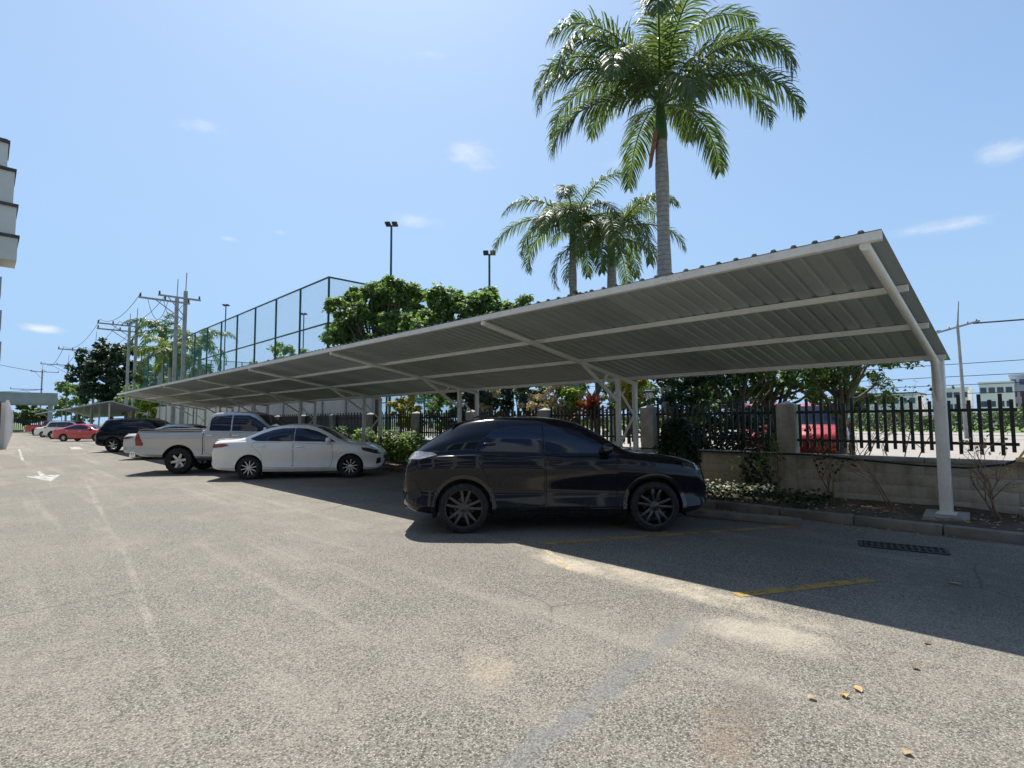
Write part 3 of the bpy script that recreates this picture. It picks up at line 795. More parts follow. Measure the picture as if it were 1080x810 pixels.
def make_car(name, label, cat, P, loc, rz, paint_mat, rim=None, group=None):
    root = thing(name, label, cat, (loc[0], loc[1], 0), rz, group)
    vs, fs = body_mesh(P)
    body = mesh_obj('body', vs, fs, [paint_mat, M['black_plastic']])
    bvh = BVHTree.FromPolygons([Vector(v) for v in vs], [f for f in fs])
    r, w, wb, tr = P['tyre_r'], P['tyre_w'], P['wb'], P['track']
    cut = []
    ar = r + P['arch']
    for x in (0, wb):
        for s in (-1, 1):
            c = MB(); a = MB()
            hubz = r + .01
            nn = 44; y0, y1 = s*(tr-w-.10), s*1.3
            ring = [(x+ar*math.cos(2*math.pi*k/nn+.013), hubz+ar*math.sin(2*math.pi*k/nn+.013)) for k in range(nn)]
            a.add([(p, y0, q) for p, q in ring] + [(p, y1, q) for p, q in ring], [tuple(range(nn)), tuple(range(nn, 2*nn))[::-1]] + [(k, nn+k, nn+(k+1) % nn, (k+1) % nn) for k in range(nn)]); cut.append(a)
    for c in P.get('cuts', []):
        a = MB(); a.box(*c); cut.append(a)
    carve(body, cut); body.parent = root
    rim = rim or P['rim']
    for x in (0, wb):
        for s in (-1, 1): wheel(root, x, s*(tr-w/2), r, w, s, rim[0], P['rim_r'], (rim[1], rim[2]))
    if P.get('clad'):                        # wheel-arch cladding ring, plus sill
        for x in (0, wb):
            for s in (-1, 1):
                b = MB(); rows = []
                for k in range(33):
                    t = math.pi*(-.10 + 1.20*k/32); row = []
                    for j, rr in enumerate((ar-.012, ar, ar+.03, ar+.055, ar+.062)):
                        px, pz = x+rr*math.cos(t), r+.01+rr*math.sin(t)
                        hit = bvh.ray_cast(Vector((px, s*3, pz)), Vector((0, -s, 0)))[0]
                        yy = abs(hit.y) if hit else P['wid_ref']
                        row.append((px, s*(yy + (-.03, .012, .014, .010, -.006)[j]), pz))
                    rows.append(row)
                vv = [p for q in rows for p in q]; nn = 5
                b.add(vv, [(i*nn+j, i*nn+j+1, (i+1)*nn+j+1, (i+1)*nn+j) for i in range(32) for j in range(4)])
                b.build('arch_trim', P['clad'], root, smooth=True, local=True)
    for s, F in ((-1, 'R'), (1, 'L')):
        for k, d in enumerate(P['doors']):
            patch('door_gap', inset(rounded(d, .05), -.007), bvh, F, M['seam'], root, .0008, .04)
            dr = patch('door', rounded(d, .05), bvh, F, paint_mat, root, .0050, .045)
            hx, hz = P['handles'][k]
            hit = bvh.ray_cast(Vector((hx, s*3, hz)), Vector((0, -s, 0)))[0]
            b = MB(); ellipsoid(b, (hx, hit.y+s*.022, hz), .10, .016, .018, 12, 7, .7)
            b.build('handle', P.get('handle_mat') or paint_mat, dr, smooth=True, local=True)
        for k, g in enumerate(P['glass']):
            gl = patch('side_window', rounded(inset(g, -.012), .03), bvh, F, M['gloss_black'], root, .005, .08); gl.name = 'window_surround'
            patch('side_window', rounded(g, .03), bvh, F, M['glass_tint'], root, .009, .05)
        for (nm, poly, mt, o_) in P.get('side', []): patch(nm, poly, bvh, F, mt, root, o_, .05)
        mx, mz = P['mirror']
        hit = bvh.ray_cast(Vector((mx, s*3, mz-.02)), Vector((0, -s, 0)))[0]; my = abs(hit.y)
        b = MB(); ellipsoid(b, (mx+.02, s*(my+.13), mz+.03), .075, .105, .072, 14, 9, .75)
        mi = b.build('mirror', P.get('mirror_mat') or paint_mat, root, smooth=True, local=True)
        b = MB(); b.bar((mx+.02, s*(my-.02), mz-.02), (mx+.02, s*(my+.1), mz+.0), .07, .03); b.build('mirror_arm', M['gloss_black'], mi, local=True)
    for (nm, F, poly, mt, o_) in P['panels']: patch(nm, poly, bvh, F, mt, root, o_, .07)
    for fn in P.get('extra', []): fn(root, bvh, paint_mat)
    return root

def sym(half): return half + [(-a, b) for a, b in half[::-1]]

# --- coupe-roofed sport utility (near black car)
def suv_extra(root, bvh, pm):
    b = MB()                                  # roof spoiler
    b.add([(.12, -.50, 1.545), (.12, .50, 1.545), (-.23, .56, 1.475), (-.23, -.56, 1.475), (.12, -.5, 1.50), (.12, .5, 1.50), (-.22, .55, 1.452), (-.22, -.55, 1.452)],
          [(0, 1, 2, 3), (7, 6, 5, 4), (2, 1, 5, 6), (3, 2, 6, 7), (0, 3, 7, 4), (1, 0, 4, 5)])
    b.build('spoiler', pm, root, local=True, bevel=.012)
    b = MB(); b.add([(.28, 0, 1.64), (.05, -.025, 1.56), (.05, .025, 1.56), (.36, -.012, 1.565), (.36, .012, 1.565)], [(0, 1, 3), (0, 4, 2), (0, 2, 1), (0, 3, 4)]); b.build('fin_antenna', M['gloss_black'], root, local=True)
    b = MB(); b.box((-.86, -.55, .30), (-.78, .55, .36)); b.build('rear_skid_plate', M['gloss_black'], root, local=True, bevel=.02)
    for s in (-1, 1):
        b = MB(); ellipsoid(b, (-.80, s*.60, .40), .05, .10, .05, 14, 8); b.build('fog_lamp', M['smoke_lens'], root, smooth=True, local=True)
SUV = dict(
    bot=[(-.86, .50), (-.80, .34), (-.6, .27), (.0, .22), (1.3, .20), (2.6, .21), (3.2, .25), (3.40, .33), (3.47, .45)],
    top=[(-.86, .66), (-.80, .98), (-.74, 1.06), (-.62, 1.16), (-.50, 1.235), (-.30, 1.36), (-.08, 1.475), (.15, 1.53), (.55, 1.56), (1.0, 1.56), (1.35, 1.53), (1.62, 1.46), (1.95, 1.285), (2.22, 1.125), (2.35, 1.075), (2.8, 1.035), (3.15, .965), (3.33, .88), (3.43, .74), (3.47, .60)],
    belt=[(-.86, .60), (-.8, .90), (-.6, 1.02), (.3, 1.06), (1.3, 1.035), (2.1, 1.01), (2.6, .96), (3.2, .86), (3.47, .56)],
    wid=[(-.86, .62), (-.80, .74), (-.65, .83), (-.3, .885), (0, .895), (.5, .885), (1.3, .88), (2.2, .885), (2.6, .895), (3.0, .86), (3.25, .79), (3.40, .66), (3.47, .50)],
    roofw=[(-.86, .5), (-.5, .60), (0, .60), (.6, .615), (1.4, .61), (2.2, .68), (3.47, .5)], tuck=.95, zmf=.66, shoulder=.035, wid_ref=.89, round=.40, crease=.022,
    tyre_r=.338, tyre_w=.225, wb=2.61, track=.885, arch=.05, rim_r=.255, rim=((5, .045, .045), None, None), clad=None,
    doors=[[(.36, .42), (.12+.35, .36), (1.10, .36), (1.10, 1.05), (.22, 1.055), (.20, .95), (.33, .76)], [(1.13, .36), (2.06, .36), (2.12, .62), (2.10, 1.0), (2.02, 1.02), (1.13, 1.045)]],
    handles=[(.34, 1.20), (1.26, .955)],
    glass=[[(.16, 1.115), (.20, 1.21), (.42, 1.385), (.62, 1.428), (1.07, 1.43), (1.07, 1.085)], [(1.115, 1.085), (1.115, 1.43), (1.40, 1.405), (1.60, 1.345), (1.98, 1.135), (2.05, 1.07)]],
    mirror=(1.93, 1.10),
    side=[], panels=[], extra=[suv_extra])
SUV['rim'] = ((5, .046, .056), M['alloy_dark'], M['alloy_face'])
SUV['clad'] = M['gloss_black']; SUV['mirror_mat'] = M['gloss_black']
SUV['side'] = [('sill_trim', [(.40, .245), (2.22, .245), (2.20, .345), (.42, .345)], M['gloss_black'], .012),
               ('tail_lamp', rounded([(-.80, .985), (-.80, 1.06), (-.62, 1.10), (-.42, 1.085), (-.36, 1.05), (-.60, 1.0)], .02), M['smoke_lens'], .012),
               ('headlamp', rounded([(3.02, .86), (3.36, .79), (3.39, .84), (3.22, .905), (3.02, .925)], .02), M['dark_lens'], .01),
               ('bumper_vent', rounded([(-.76, .44), (-.56, .50), (-.68, .72), (-.78, .66)], .03), M['black_plastic'], .006)]
SUV['panels'] = [('windscreen', 'F', rounded(sym([(.60, 1.475), (.70, 1.13)]), .05), M['glass_tint'], .006),
                 ('rear_window', 'B', rounded(sym([(.50, 1.455), (.60, 1.22)]), .05), M['glass_tint'], .006),
                 ('tail_lamp', 'B', rounded(sym([(.70, 1.07), (.72, .99)]), .02), M['smoke_lens'], .010),
                 ('grille', 'F', rounded(sym([(.50, .80), (.44, .52)]), .05), M['black_plastic'], .006),
                 ('number_plate', 'B', sym([(.17, .86), (.17, .75)]), M['bldg_white'], .010)]

# --- saloon
def saloon_extra(root, bvh, pm):
    b = MB(); b.add([(.42, 0, 1.47), (.24, -.022, 1.395), (.24, .022, 1.395), (.52, -.01, 1.415), (.52, .01, 1.415)], [(0, 1, 3), (0, 4, 2), (0, 2, 1), (0, 3, 4)]); b.build('fin_antenna', pm, root, local=True)
    b = MB(); b.add([(-.70, -.55, 1.07), (-.70, .55, 1.07), (-.93, .52, 1.065), (-.93, -.52, 1.065), (-.70, -.55, 1.03), (-.70, .55, 1.03), (-.90, .52, 1.035), (-.90, -.52, 1.035)],
                [(0, 1, 2, 3), (7, 6, 5, 4), (2, 1, 5, 6), (3, 2, 6, 7), (0, 3, 7, 4), (1, 0, 4, 5)]); b.build('boot_lip', pm, root, local=True, bevel=.01)
SALOON = dict(
    bot=[(-1.03, .46), (-.97, .31), (-.7, .25), (0, .20), (1.3, .18), (2.6, .19), (3.2, .21), (3.38, .27), (3.47, .42)],
    top=[(-1.03, .70), (-.98, .94), (-.90, 1.035), (-.6, 1.055), (-.30, 1.085), (-.05, 1.17), (.26, 1.31), (.6, 1.40), (1.0, 1.445), (1.38, 1.435), (1.70, 1.36), (2.0, 1.22), (2.35, 1.02), (2.5, .97), (2.86, .915), (3.15, .835), (3.35, .725), (3.44, .63), (3.47, .54)],
    belt=[(-1.03, .64), (-.95, .93), (-.6, .985), (.2, 1.00), (1.3, .965), (2.2, .925), (2.6, .89), (3.1, .78), (3.47, .50)],
    wid=[(-1.03, .58), (-.98, .70), (-.8, .79), (-.4, .85), (0, .868), (.6, .865), (1.3, .865), (2.3, .868), (2.6, .868), (3.0, .82), (3.25, .74), (3.40, .60), (3.47, .42)],
    roofw=[(-1.03, .45), (-.3, .58), (.3, .56), (.8, .57), (1.5, .56), (2.3, .66), (3.47, .42)], tuck=.955, zmf=.60, shoulder=.045, wid_ref=.87,
    tyre_r=.305, tyre_w=.19, wb=2.60, track=.855, arch=.045, rim_r=.212, rim=((10, .030, 0), M['alloy_dark'], M['alloy']), clad=None,
    doors=[[(.35, .33), (1.10, .30), (1.10, .965), (.10, .975), (.06, .90), (.30, .66)], [(1.13, .30), (2.08, .30), (2.14, .55), (2.12, .90), (1.13, .955)]],
    handles=[(.30, .88), (1.30, .855)],
    glass=[[(.02, 1.075), (.28, 1.20), (.52, 1.285), (.78, 1.33), (1.10, 1.34), (1.10, 1.01), (.16, 1.025)], [(1.135, 1.01), (1.135, 1.34), (1.42, 1.32), (1.68, 1.25), (1.92, 1.14), (2.20, .975)]],
    mirror=(2.02, 1.0), handle_mat=M['chrome'],
    side=[('tail_lamp', rounded([(-.99, .835), (-.95, .94), (-.62, .945), (-.52, .905), (-.70, .86)], .02), M['red_lens'], .010),
          ('headlamp', rounded([(2.92, .735), (3.32, .62), (3.38, .66), (3.28, .73), (3.02, .80), (2.88, .82)], .02), M['dark_lens'], .010),
          ('bumper_vent', rounded([(3.26, .36), (3.38, .38), (3.38, .54), (3.30, .52)], .02), M['black_plastic'], .008)],
    panels=[('windscreen', 'F', rounded(sym([(.53, 1.37), (.66, 1.03)]), .05), M['glass_tint'], .006),
            ('rear_window', 'B', rounded(sym([(.50, 1.36), (.60, 1.12)]), .05), M['glass_tint'], .006),
            ('tail_lamp', 'B', rounded([(.42, .90), (.66, .93), (.68, .85), (.42, .84)], .02), M['red_lens'], .010),
            ('tail_lamp', 'B', rounded([(-.42, .90), (-.66, .93), (-.68, .85), (-.42, .84)], .02), M['red_lens'], .010),
            ('number_plate', 'B', sym([(.17, .80), (.17, .69)]), M['bldg_white'], .010),
            ('grille', 'F', rounded(sym([(.45, .58), (.40, .36)]), .04), M['black_plastic'], .008)],
    extra=[saloon_extra])

# --- double-cab pickup
def pickup_extra(root, bvh, pm):
    b = MB()                                  # rear step bumper
    b.box((-1.40, -.80, .50), (-1.22, .80, .66)); b.box((-1.43, -.42, .56), (-1.2, .42, .60)); b.build('rear_bumper', M['chrome'], root, local=True, bevel=.02)
    b = MB()
    for s in (-1, 1): b.tube([(-1.16, s*.79, 1.305), (.60, s*.79, 1.305)], .022, 8)
    b.build('bed_rail', M['black_plastic'], root, smooth=True, local=True)
    b = MB(); b.box((-1.19, -.72, 1.285), (.62, .72, 1.315)); b.build('bed_cover', M['black_plastic'], root, local=True, bevel=.01)
    for s in (-1, 1):
        b = MB(); b.box((.55, s*.86-.04, .40), (2.1, s*.86+.04, .46)); b.build('side_step', M['black_plastic'], root, local=True, bevel=.012)
PICKUP = dict(
    bot=[(-1.24, .60), (-1.20, .56), (-.6, .50), (0, .46), (1.5, .42), (3.0, .42), (3.7, .42), (3.95, .50), (4.0, .60)],
    top=[(-1.24, 1.20), (-1.22, 1.275), (-1.16, 1.29), (.60, 1.29), (.68, 1.30), (.72, 1.42), (.80, 1.72), (.92, 1.80), (1.3, 1.825), (1.9, 1.815), (2.1, 1.77), (2.45, 1.50), (2.75, 1.26), (2.85, 1.22), (3.4, 1.16), (3.75, 1.08), (3.92, .95), (4.0, .80)],
    belt=[(-1.24, 1.14), (-1.16, 1.20), (.62, 1.22), (1.0, 1.235), (2.0, 1.21), (2.8, 1.15), (3.5, 1.06), (4.0, .74)],
    wid=[(-1.24, .83), (-1.1, .865), (0, .885), (.6, .875), (1.5, .875), (2.6, .89), (3.1, .92), (3.5, .90), (3.8, .82), (4.0, .66)],
    roofw=[(-1.24, .75), (.6, .75), (.9, .66), (1.5, .65), (2.2, .66), (2.8, .74), (4.0, .6)], tuck=.965, zmf=.60, shoulder=.04, wid_ref=.88,
    tyre_r=.385, tyre_w=.26, wb=3.085, track=.875, arch=.085, rim_r=.232, rim=((6, .085, 0), M['alloy_dark'], M['alloy']), clad=None,
    doors=[[(.74, .62), (.95, .55), (1.44, .55), (1.44, 1.215), (.72, 1.225)], [(1.47, .55), (2.42, .55), (2.56, .70), (2.60, 1.15), (1.47, 1.21)]],
    handles=[(.86, 1.13), (1.60, 1.12)],
    glass=[[(.84, 1.28), (.86, 1.62), (.96, 1.69), (1.42, 1.72), (1.42, 1.27)], [(1.48, 1.27), (1.48, 1.72), (1.92, 1.71), (2.12, 1.62), (2.55, 1.30), (2.60, 1.235)]],
    mirror=(2.48, 1.27), mirror_mat=M['chrome'], handle_mat=M['chrome'],
    side=[('tail_lamp', rounded([(-1.215, .84), (-1.215, 1.21), (-1.14, 1.20), (-.99, .90), (-1.0, .84)], .02), M['red_lens'], .012),
          ('bed_joint', [(.665, .55), (.685, .55), (.685, 1.25), (.665, 1.25)], M['seam'], .003),
          ('headlamp', rounded([(3.45, .90), (3.85, .84), (3.86, .92), (3.5, 1.02)], .02), M['dark_lens'], .01),
          ('bed_top_trim', [(-1.18, 1.235), (.63, 1.235), (.63, 1.265), (-1.18, 1.265)], M['black_plastic'], .008)],
    panels=[('windscreen', 'F', rounded(sym([(.60, 1.74), (.72, 1.29)]), .05), M['glass_tint'], .006),
            ('rear_window', 'B', rounded(sym([(.55, 1.68), (.60, 1.36)]), .05), M['glass_tint'], .006),
            ('tailgate', 'B', rounded(sym([(.70, 1.23), (.70, .70)]), .03), None, .006),
            ('number_plate', 'B', sym([(.2, .80), (.2, .68)]), M['bldg_white'], .012)],
    extra=[pickup_extra])

# --- tall boxy utility car, hatchback and van share a parametric variant
def boxy_extra(root, bvh, pm):
    b = MB()
    for s in (-1, 1): b.tube([(-.3, s*.60, 1.745), (1.5, s*.60, 1.745)], .018, 6)
    b.build('roof_rail', M['black_plastic'], root, smooth=True, local=True)
BOXY = dict(
    bot=[(-.95, .56), (-.88, .40), (-.6, .32), (0, .28), (1.4, .26), (2.8, .27), (3.4, .32), (3.6, .44), (3.66, .55)],
    top=[(-.95, .80), (-.90, 1.12), (-.80, 1.25), (-.62, 1.55), (-.50, 1.67), (-.3, 1.70), (.6, 1.73), (1.4, 1.72), (1.75, 1.64), (2.1, 1.42), (2.42, 1.19), (2.55, 1.14), (3.1, 1.08), (3.4, 1.0), (3.58, .88), (3.66, .72)],
    belt=[(-.95, .74), (-.88, 1.05), (-.6, 1.10), (.3, 1.10), (1.4, 1.09), (2.4, 1.05), (3.1, .98), (3.66, .64)],
    wid=[(-.95, .74), (-.88, .84), (-.6, .905), (0, .92), (1.4, .915), (2.75, .92), (3.2, .88), (3.5, .76), (3.66, .58)],
    roofw=[(-.95, .65), (-.5, .66), (.6, .67), (1.6, .66), (2.4, .72), (3.66, .5)], tuck=.96, zmf=.60, shoulder=.045, wid_ref=.915,
    tyre_r=.37, tyre_w=.24, wb=2.75, track=.905, arch=.06, rim_r=.25, rim=((6, .06, 0), M['alloy_dark'], M['alloy']), clad=None,
    doors=[[(.42, .45), (1.12, .42), (1.12, 1.09), (.22, 1.10), (.36, .80)], [(1.15, .42), (2.12, .42), (2.22, .68), (2.20, 1.05), (1.15, 1.085)]],
    handles=[(.34, 1.0), (1.30, .99)],
    glass=[[(-.52, 1.17), (-.40, 1.50), (-.28, 1.57), (.30, 1.59), (.30, 1.15)], [(.34, 1.15), (.34, 1.59), (1.12, 1.60), (1.12, 1.14)], [(1.16, 1.14), (1.16, 1.60), (1.50, 1.57), (1.72, 1.50), (2.20, 1.14)]],
    mirror=(2.05, 1.15),
    side=[('tail_lamp', rounded([(-.91, .98), (-.86, 1.18), (-.70, 1.17), (-.60, 1.06)], .02), M['red_lens'], .012),
          ('headlamp', rounded([(3.15, .84), (3.52, .78), (3.52, .86), (3.2, .96)], .02), M['dark_lens'], .01)],
    panels=[('windscreen', 'F', rounded(sym([(.60, 1.64), (.72, 1.21)]), .05), M['glass_tint'], .006),
            ('rear_window', 'B', rounded(sym([(.55, 1.62), (.64, 1.28)]), .05), M['glass_tint'], .006),
            ('tail_lamp', 'B', rounded([(.58, 1.18), (.76, 1.16), (.76, .98), (.60, 1.0)], .02), M['red_lens'], .012),
            ('tail_lamp', 'B', rounded([(-.58, 1.18), (-.76, 1.16), (-.76, .98), (-.60, 1.0)], .02), M['red_lens'], .012),
            ('number_plate', 'B', sym([(.2, .90), (.2, .78)]), M['bldg_white'], .010)],
    extra=[boxy_extra])

def place_by_wheels(rear, u, half):          # rear-wheel contact seen from the camera, heading -> axle centre and rotation
    u = Vector(u).normalized(); left = Vector((-u.y, u.x))
    c = Vector(rear) + left*half
    return (c.x, c.y), math.atan2(u.y, u.x)

def car(name, label, cat, P, rear, u, pm, rim=None, group=None):
    Q = dict(P); Q['panels'] = [(a, b, c, d or pm, e) for a, b, c, d, e in P['panels']]
    loc, rz = place_by_wheels(rear, u, P['track']-.02)
    return make_car(name, label, cat, Q, loc, rz, pm, rim, group)

car('parked_suv', 'glossy black coupe-roofed sport utility parked nearest under the carport', 'car', SUV, (4.69, 5.61), (1.89, -1.80), M['black_paint'])
car('parked_sedan', 'white four-door sedan with red tail lamps parked beside the silver pickup', 'car', SALOON, (5.10, 14.93), (2.09, -1.63), M['pearl_paint'])
car('parked_pickup', 'silver double-cab pickup truck with black bed cover behind the white sedan', 'pickup', PICKUP, (4.22, 18.17), (2.0, -1.62), M['silver_paint'])
car('parked_sedan', 'silver sedan mostly hidden behind the pickup bed, its tail showing', 'car', SALOON, (4.95, 26.3), (2.0, -1.6), M['grey_paint'])
car('parked_suv', 'dark navy tall sport utility with silver wheels between the pickup and the red sedan', 'car', BOXY, (4.95, 34.2), (2.0, -1.7), M['navy_paint'])
car('parked_sedan', 'bright red sedan parked in the sun before the small far carport', 'car', SALOON, (5.0, 57.5), (1.9, -1.7), M['red_paint'])
car('parked_suv', 'pale grey utility car just beyond the red sedan', 'car', BOXY, (5.05, 67.5), (1.9, -1.7), M['grey_paint'])
car('parked_sedan', 'white sedan second beyond the red sedan in the far row', 'car', SALOON, (4.9, 76.0), (1.9, -1.7), M['pearl_paint'])
car('parked_pickup', 'red pickup at the far end of the row near the gate', 'pickup', PICKUP, (5.0, 88.5), (1.9, -1.7), M['red_paint'])

# ------------------------------------------------------------ plants
def leaf_cards(b, rg, c, size, nrm, aspect=.42, droop=0.0, fold=.12):
    """one leaf: a folded diamond of four triangles"""
    n = Vector(nrm).normalized(); t = Vector((rg.gauss(0, 1), rg.gauss(0, 1), rg.gauss(0, .6)-droop)); t -= n*t.dot(n)
    if t.length < 1e-3: t = n.orthogonal()
    t.normalize(); s = n.cross(t); L_ = size*rg.uniform(.7, 1.25); w = L_*aspect
    c = Vector(c); tip = c + t*L_ - Vector((0, 0, droop*L_*.3)); mid = c + t*L_*.5 + n*L_*fold
    i = len(b.v); b.v += [tuple(c), tuple(mid + s*w - n*L_*fold*.8), tuple(tip), tuple(mid - s*w - n*L_*fold*.8), tuple(mid)]
    b.f += [(i, i+1, i+4), (i+1, i+2, i+4), (i+2, i+3, i+4), (i+3, i, i+4)]; b.mi += [0]*4

def clump_points(rg, c, r, n, sq=(1, 1, 1), shell=.55):
    for _ in range(n):
        while True:
            v = Vector((rg.uniform(-1, 1), rg.uniform(-1, 1), rg.uniform(-1, 1)))
            if shell < v.length_squared**.5 < 1 or (v.length < 1 and rg.random() < .25): break
        yield Vector(c) + Vector((v.x*r*sq[0], v.y*r*sq[1], v.z*r*sq[2])), v

def tree(name, label, cat, base, trunk_h, trunk_r, clumps, leaf, size, mat, seed=1, group=None, lean=(0, 0), aspect=.42, dens=1.0, droop=.2, limbs=True):
    """base x,y,z; clumps = list of (dx, dy, z, radius, leaf count)"""
    rg = random.Random(seed); x, y, z = base
    root = thing(name, label, cat, (x, y, z), 0, group)
    b = MB(); top = Vector((x+lean[0], y+lean[1], z+trunk_h))
    pts = [Vector((x, y, z)).lerp(top, k/6) + Vector((rg.uniform(-1, 1), rg.uniform(-1, 1), 0))*trunk_r*.5*(1 if 0 < k else 0) for k in range(7)]
    b.tube(pts, [trunk_r*(1.25 if k == 0 else 1-.06*k) for k in range(7)], 9)
    if limbs:
        for (dx, dy, cz, r, n) in clumps:
            e = Vector((x+dx, y+dy, cz)); st = pts[rg.choice((4, 5, 6))]
            md = st.lerp(e, .5) + Vector((rg.uniform(-.2, .2), rg.uniform(-.2, .2), -.1))*r
            b.tube([st, md, e], [trunk_r*.5, trunk_r*.34, trunk_r*.12], 6)
            for _ in range(3):
                q = e + Vector((rg.uniform(-1, 1), rg.uniform(-1, 1), rg.uniform(-.3, .7)))*r*.55; b.tube([e, e.lerp(q, .5)+Vector((0, 0, -.05*r)), q], [trunk_r*.16, trunk_r*.1, trunk_r*.03], 5)
    b.build('trunk', M['trunk'], root, smooth=True)
    b = MB()
    for (dx, dy, cz, r, n) in clumps:
        c = Vector((x+dx, y+dy, cz)); sub = []
        for _ in range(max(4, int(n/55))):
            v = Vector((rg.gauss(0, 1), rg.gauss(0, 1), rg.gauss(0, .8))).normalized(); sub.append(c + v*r*rg.uniform(.35, 1.0))
        for q in sub:
            rr = r*rg.uniform(.22, .42)
            for p, v in clump_points(rg, q, rr, int(55*dens), (1, 1, .75), .3):
                nn = v*.7 + Vector((rg.gauss(0, .5), rg.gauss(0, .5), .55+rg.gauss(0, .4)))
                leaf_cards(b, rg, p, size, nn, aspect, droop)
    b.build('crown', M[leaf] if isinstance(leaf, str) else leaf, root)
    return root

def frond(b, bs, rg, org, az, el, length, droop, n=62, leaf_l=.72, lw=.022, hang=1.35, plume=.45):
    """a feather leaf: rachis curve plus drooping leaflets; b gets leaflets, bs the rachis"""
    pts = []; p = Vector(org); N_ = 22; e = el
    h = Vector((math.sin(az), math.cos(az), 0)); side = Vector((math.cos(az), -math.sin(az), 0)); tw = rg.uniform(-.25, .25)
    for i in range(N_+1):
        pts.append(p.copy()); t = i/N_
        p = p + (h*math.cos(e) + Vector((0, 0, 1))*math.sin(e) + side*tw*t*.35).normalized()*length/N_
        e -= droop*(.35+1.5*t)/N_
    bs.tube(pts[::2], [.032*(1-.9*i/N_)+.004 for i in range(0, N_+1, 2)], 6)
    for k in range(n):
        t = .10 + .90*k/(n-1); i = min(N_-1, int(t*N_)); f = t*N_-i
        q = pts[i].lerp(pts[i+1], f); d = (pts[i+1]-pts[i]).normalized()
        sdv = d.cross(Vector((0, 0, 1))); 
        if sdv.length < .1: sdv = side.copy()
        sdv.normalize(); up = sdv.cross(d)
        ll = leaf_l*(math.sin(math.pi*min(1, .12+.80*t))**.6)*rg.uniform(.85, 1.12)*(1 if t < .93 else .75)
        for s in (-1, 1):
            dirv = (d*(.55+.35*t) + sdv*s*rg.uniform(.75, 1.05) + up*rg.uniform(-plume, plume+.15)).normalized()
            w = lw*rg.uniform(.8, 1.2); P_ = [q.copy()]; c = q.copy(); dv = dirv.copy(); g = hang*rg.uniform(.7, 1.3)
            for j in range(4):
                c = c + dv*ll/4; P_.append(c.copy()); dv = (dv + Vector((0, 0, -1))*g*.34).normalized()
            wv = dirv.cross(up if abs(dirv.dot(up)) < .9 else d).normalized()
            wv = (wv + Vector((rg.uniform(-.4, .4), rg.uniform(-.4, .4), rg.uniform(-.4, .4)))).normalized()
            i0 = len(b.v)
            for j, (pp, ww) in enumerate(zip(P_, (.5, 1, .9, .6, .05))):
                b.v += [tuple(pp+wv*w*ww), tuple(pp-wv*w*ww)]
            b.f += [(i0+2*j, i0+2*j+1, i0+2*j+3, i0+2*j+2) for j in range(4)]; b.mi += [0]*4

def royal_palm(label, base, trunk_top, r0, r1, shaft, fronds, leafmat_, seed, group=None, leaf_l=.72, sheath=False, lean=(0, 0), n=62, lw=.022, name='palm_tree'):
    rg = random.Random(seed); x, y, z = base
    root = thing(name, label, 'palm tree', (x, y, z), 0, group)
    b = MB(); k_ = 26
    pts = [Vector((x+lean[0]*k/k_, y+lean[1]*k/k_, z+(trunk_top-z)*k/k_)) for k in range(k_+1)]
    b.tube(pts, [r0*(1.35-.35*min(1, k/3)) + (r1-r0)*k/k_ + .012*math.sin(k*.9) for k in range(k_+1)], 20)
    b.build('trunk', M['palm_trunk'], root, smooth=True)
    tp = pts[-1]; b = MB()
    b.tube([tp, tp+Vector((0, 0, shaft*.12)), tp+Vector((0, 0, shaft*.5)), tp+Vector((0, 0, shaft*.85)), tp+Vector((0, 0, shaft*1.15))], [r1*.98, r1*1.06, r1*.86, r1*.6, r1*.18], 16)
    b.build('crownshaft', M['crownshaft'], root, smooth=True)
    lb, sb_ = MB(), MB()
    for (az, el, ln, dr) in fronds:
        o = tp + Vector((0, 0, shaft*rg.uniform(.72, 1.0))) + Vector((math.sin(R(az)), math.cos(R(az)), 0))*r1*.35
        frond(lb, sb_, rg, o, R(az), R(el), ln, R(dr), n=n, leaf_l=leaf_l, lw=lw)
    lb.build('fronds', M[leafmat_], root); sb_.build('frond_stalks', M['crownshaft'], root, smooth=True)
    if sheath:                                 # dry leaf base peeling from the trunk on the camera's left
        sb2 = MB(); vs = []; cx = Vector((tp.x, tp.y, 0)); toc = math.atan2(-tp.x, -tp.y)
        for i in range(9):
            t = i/8; zz_ = tp.z + .22 - 1.05*t
            for j in range(7):
                u = (j/6-.5); ang = toc + R(62) + u*(1.5-1.05*t); rr = r1*1.10 + .02 + .16*math.sin(min(1, t*1.25)*math.pi*.5)*(.35+.65*t) + .03*math.cos(u*6)
                vs.append(Vector((tp.x+math.sin(ang)*rr, tp.y+math.cos(ang)*rr, zz_ + .12*abs(u))))
        sb2.add(vs, [(i*7+j, i*7+j+1, (i+1)*7+j+1, (i+1)*7+j) for i in range(8) for j in range(6)])
        o = sb2.build('dry_sheath', M['palm_sheath'], root, smooth=True); o['label'] = 'brown dry sheath peeling off the trunk'
    return root

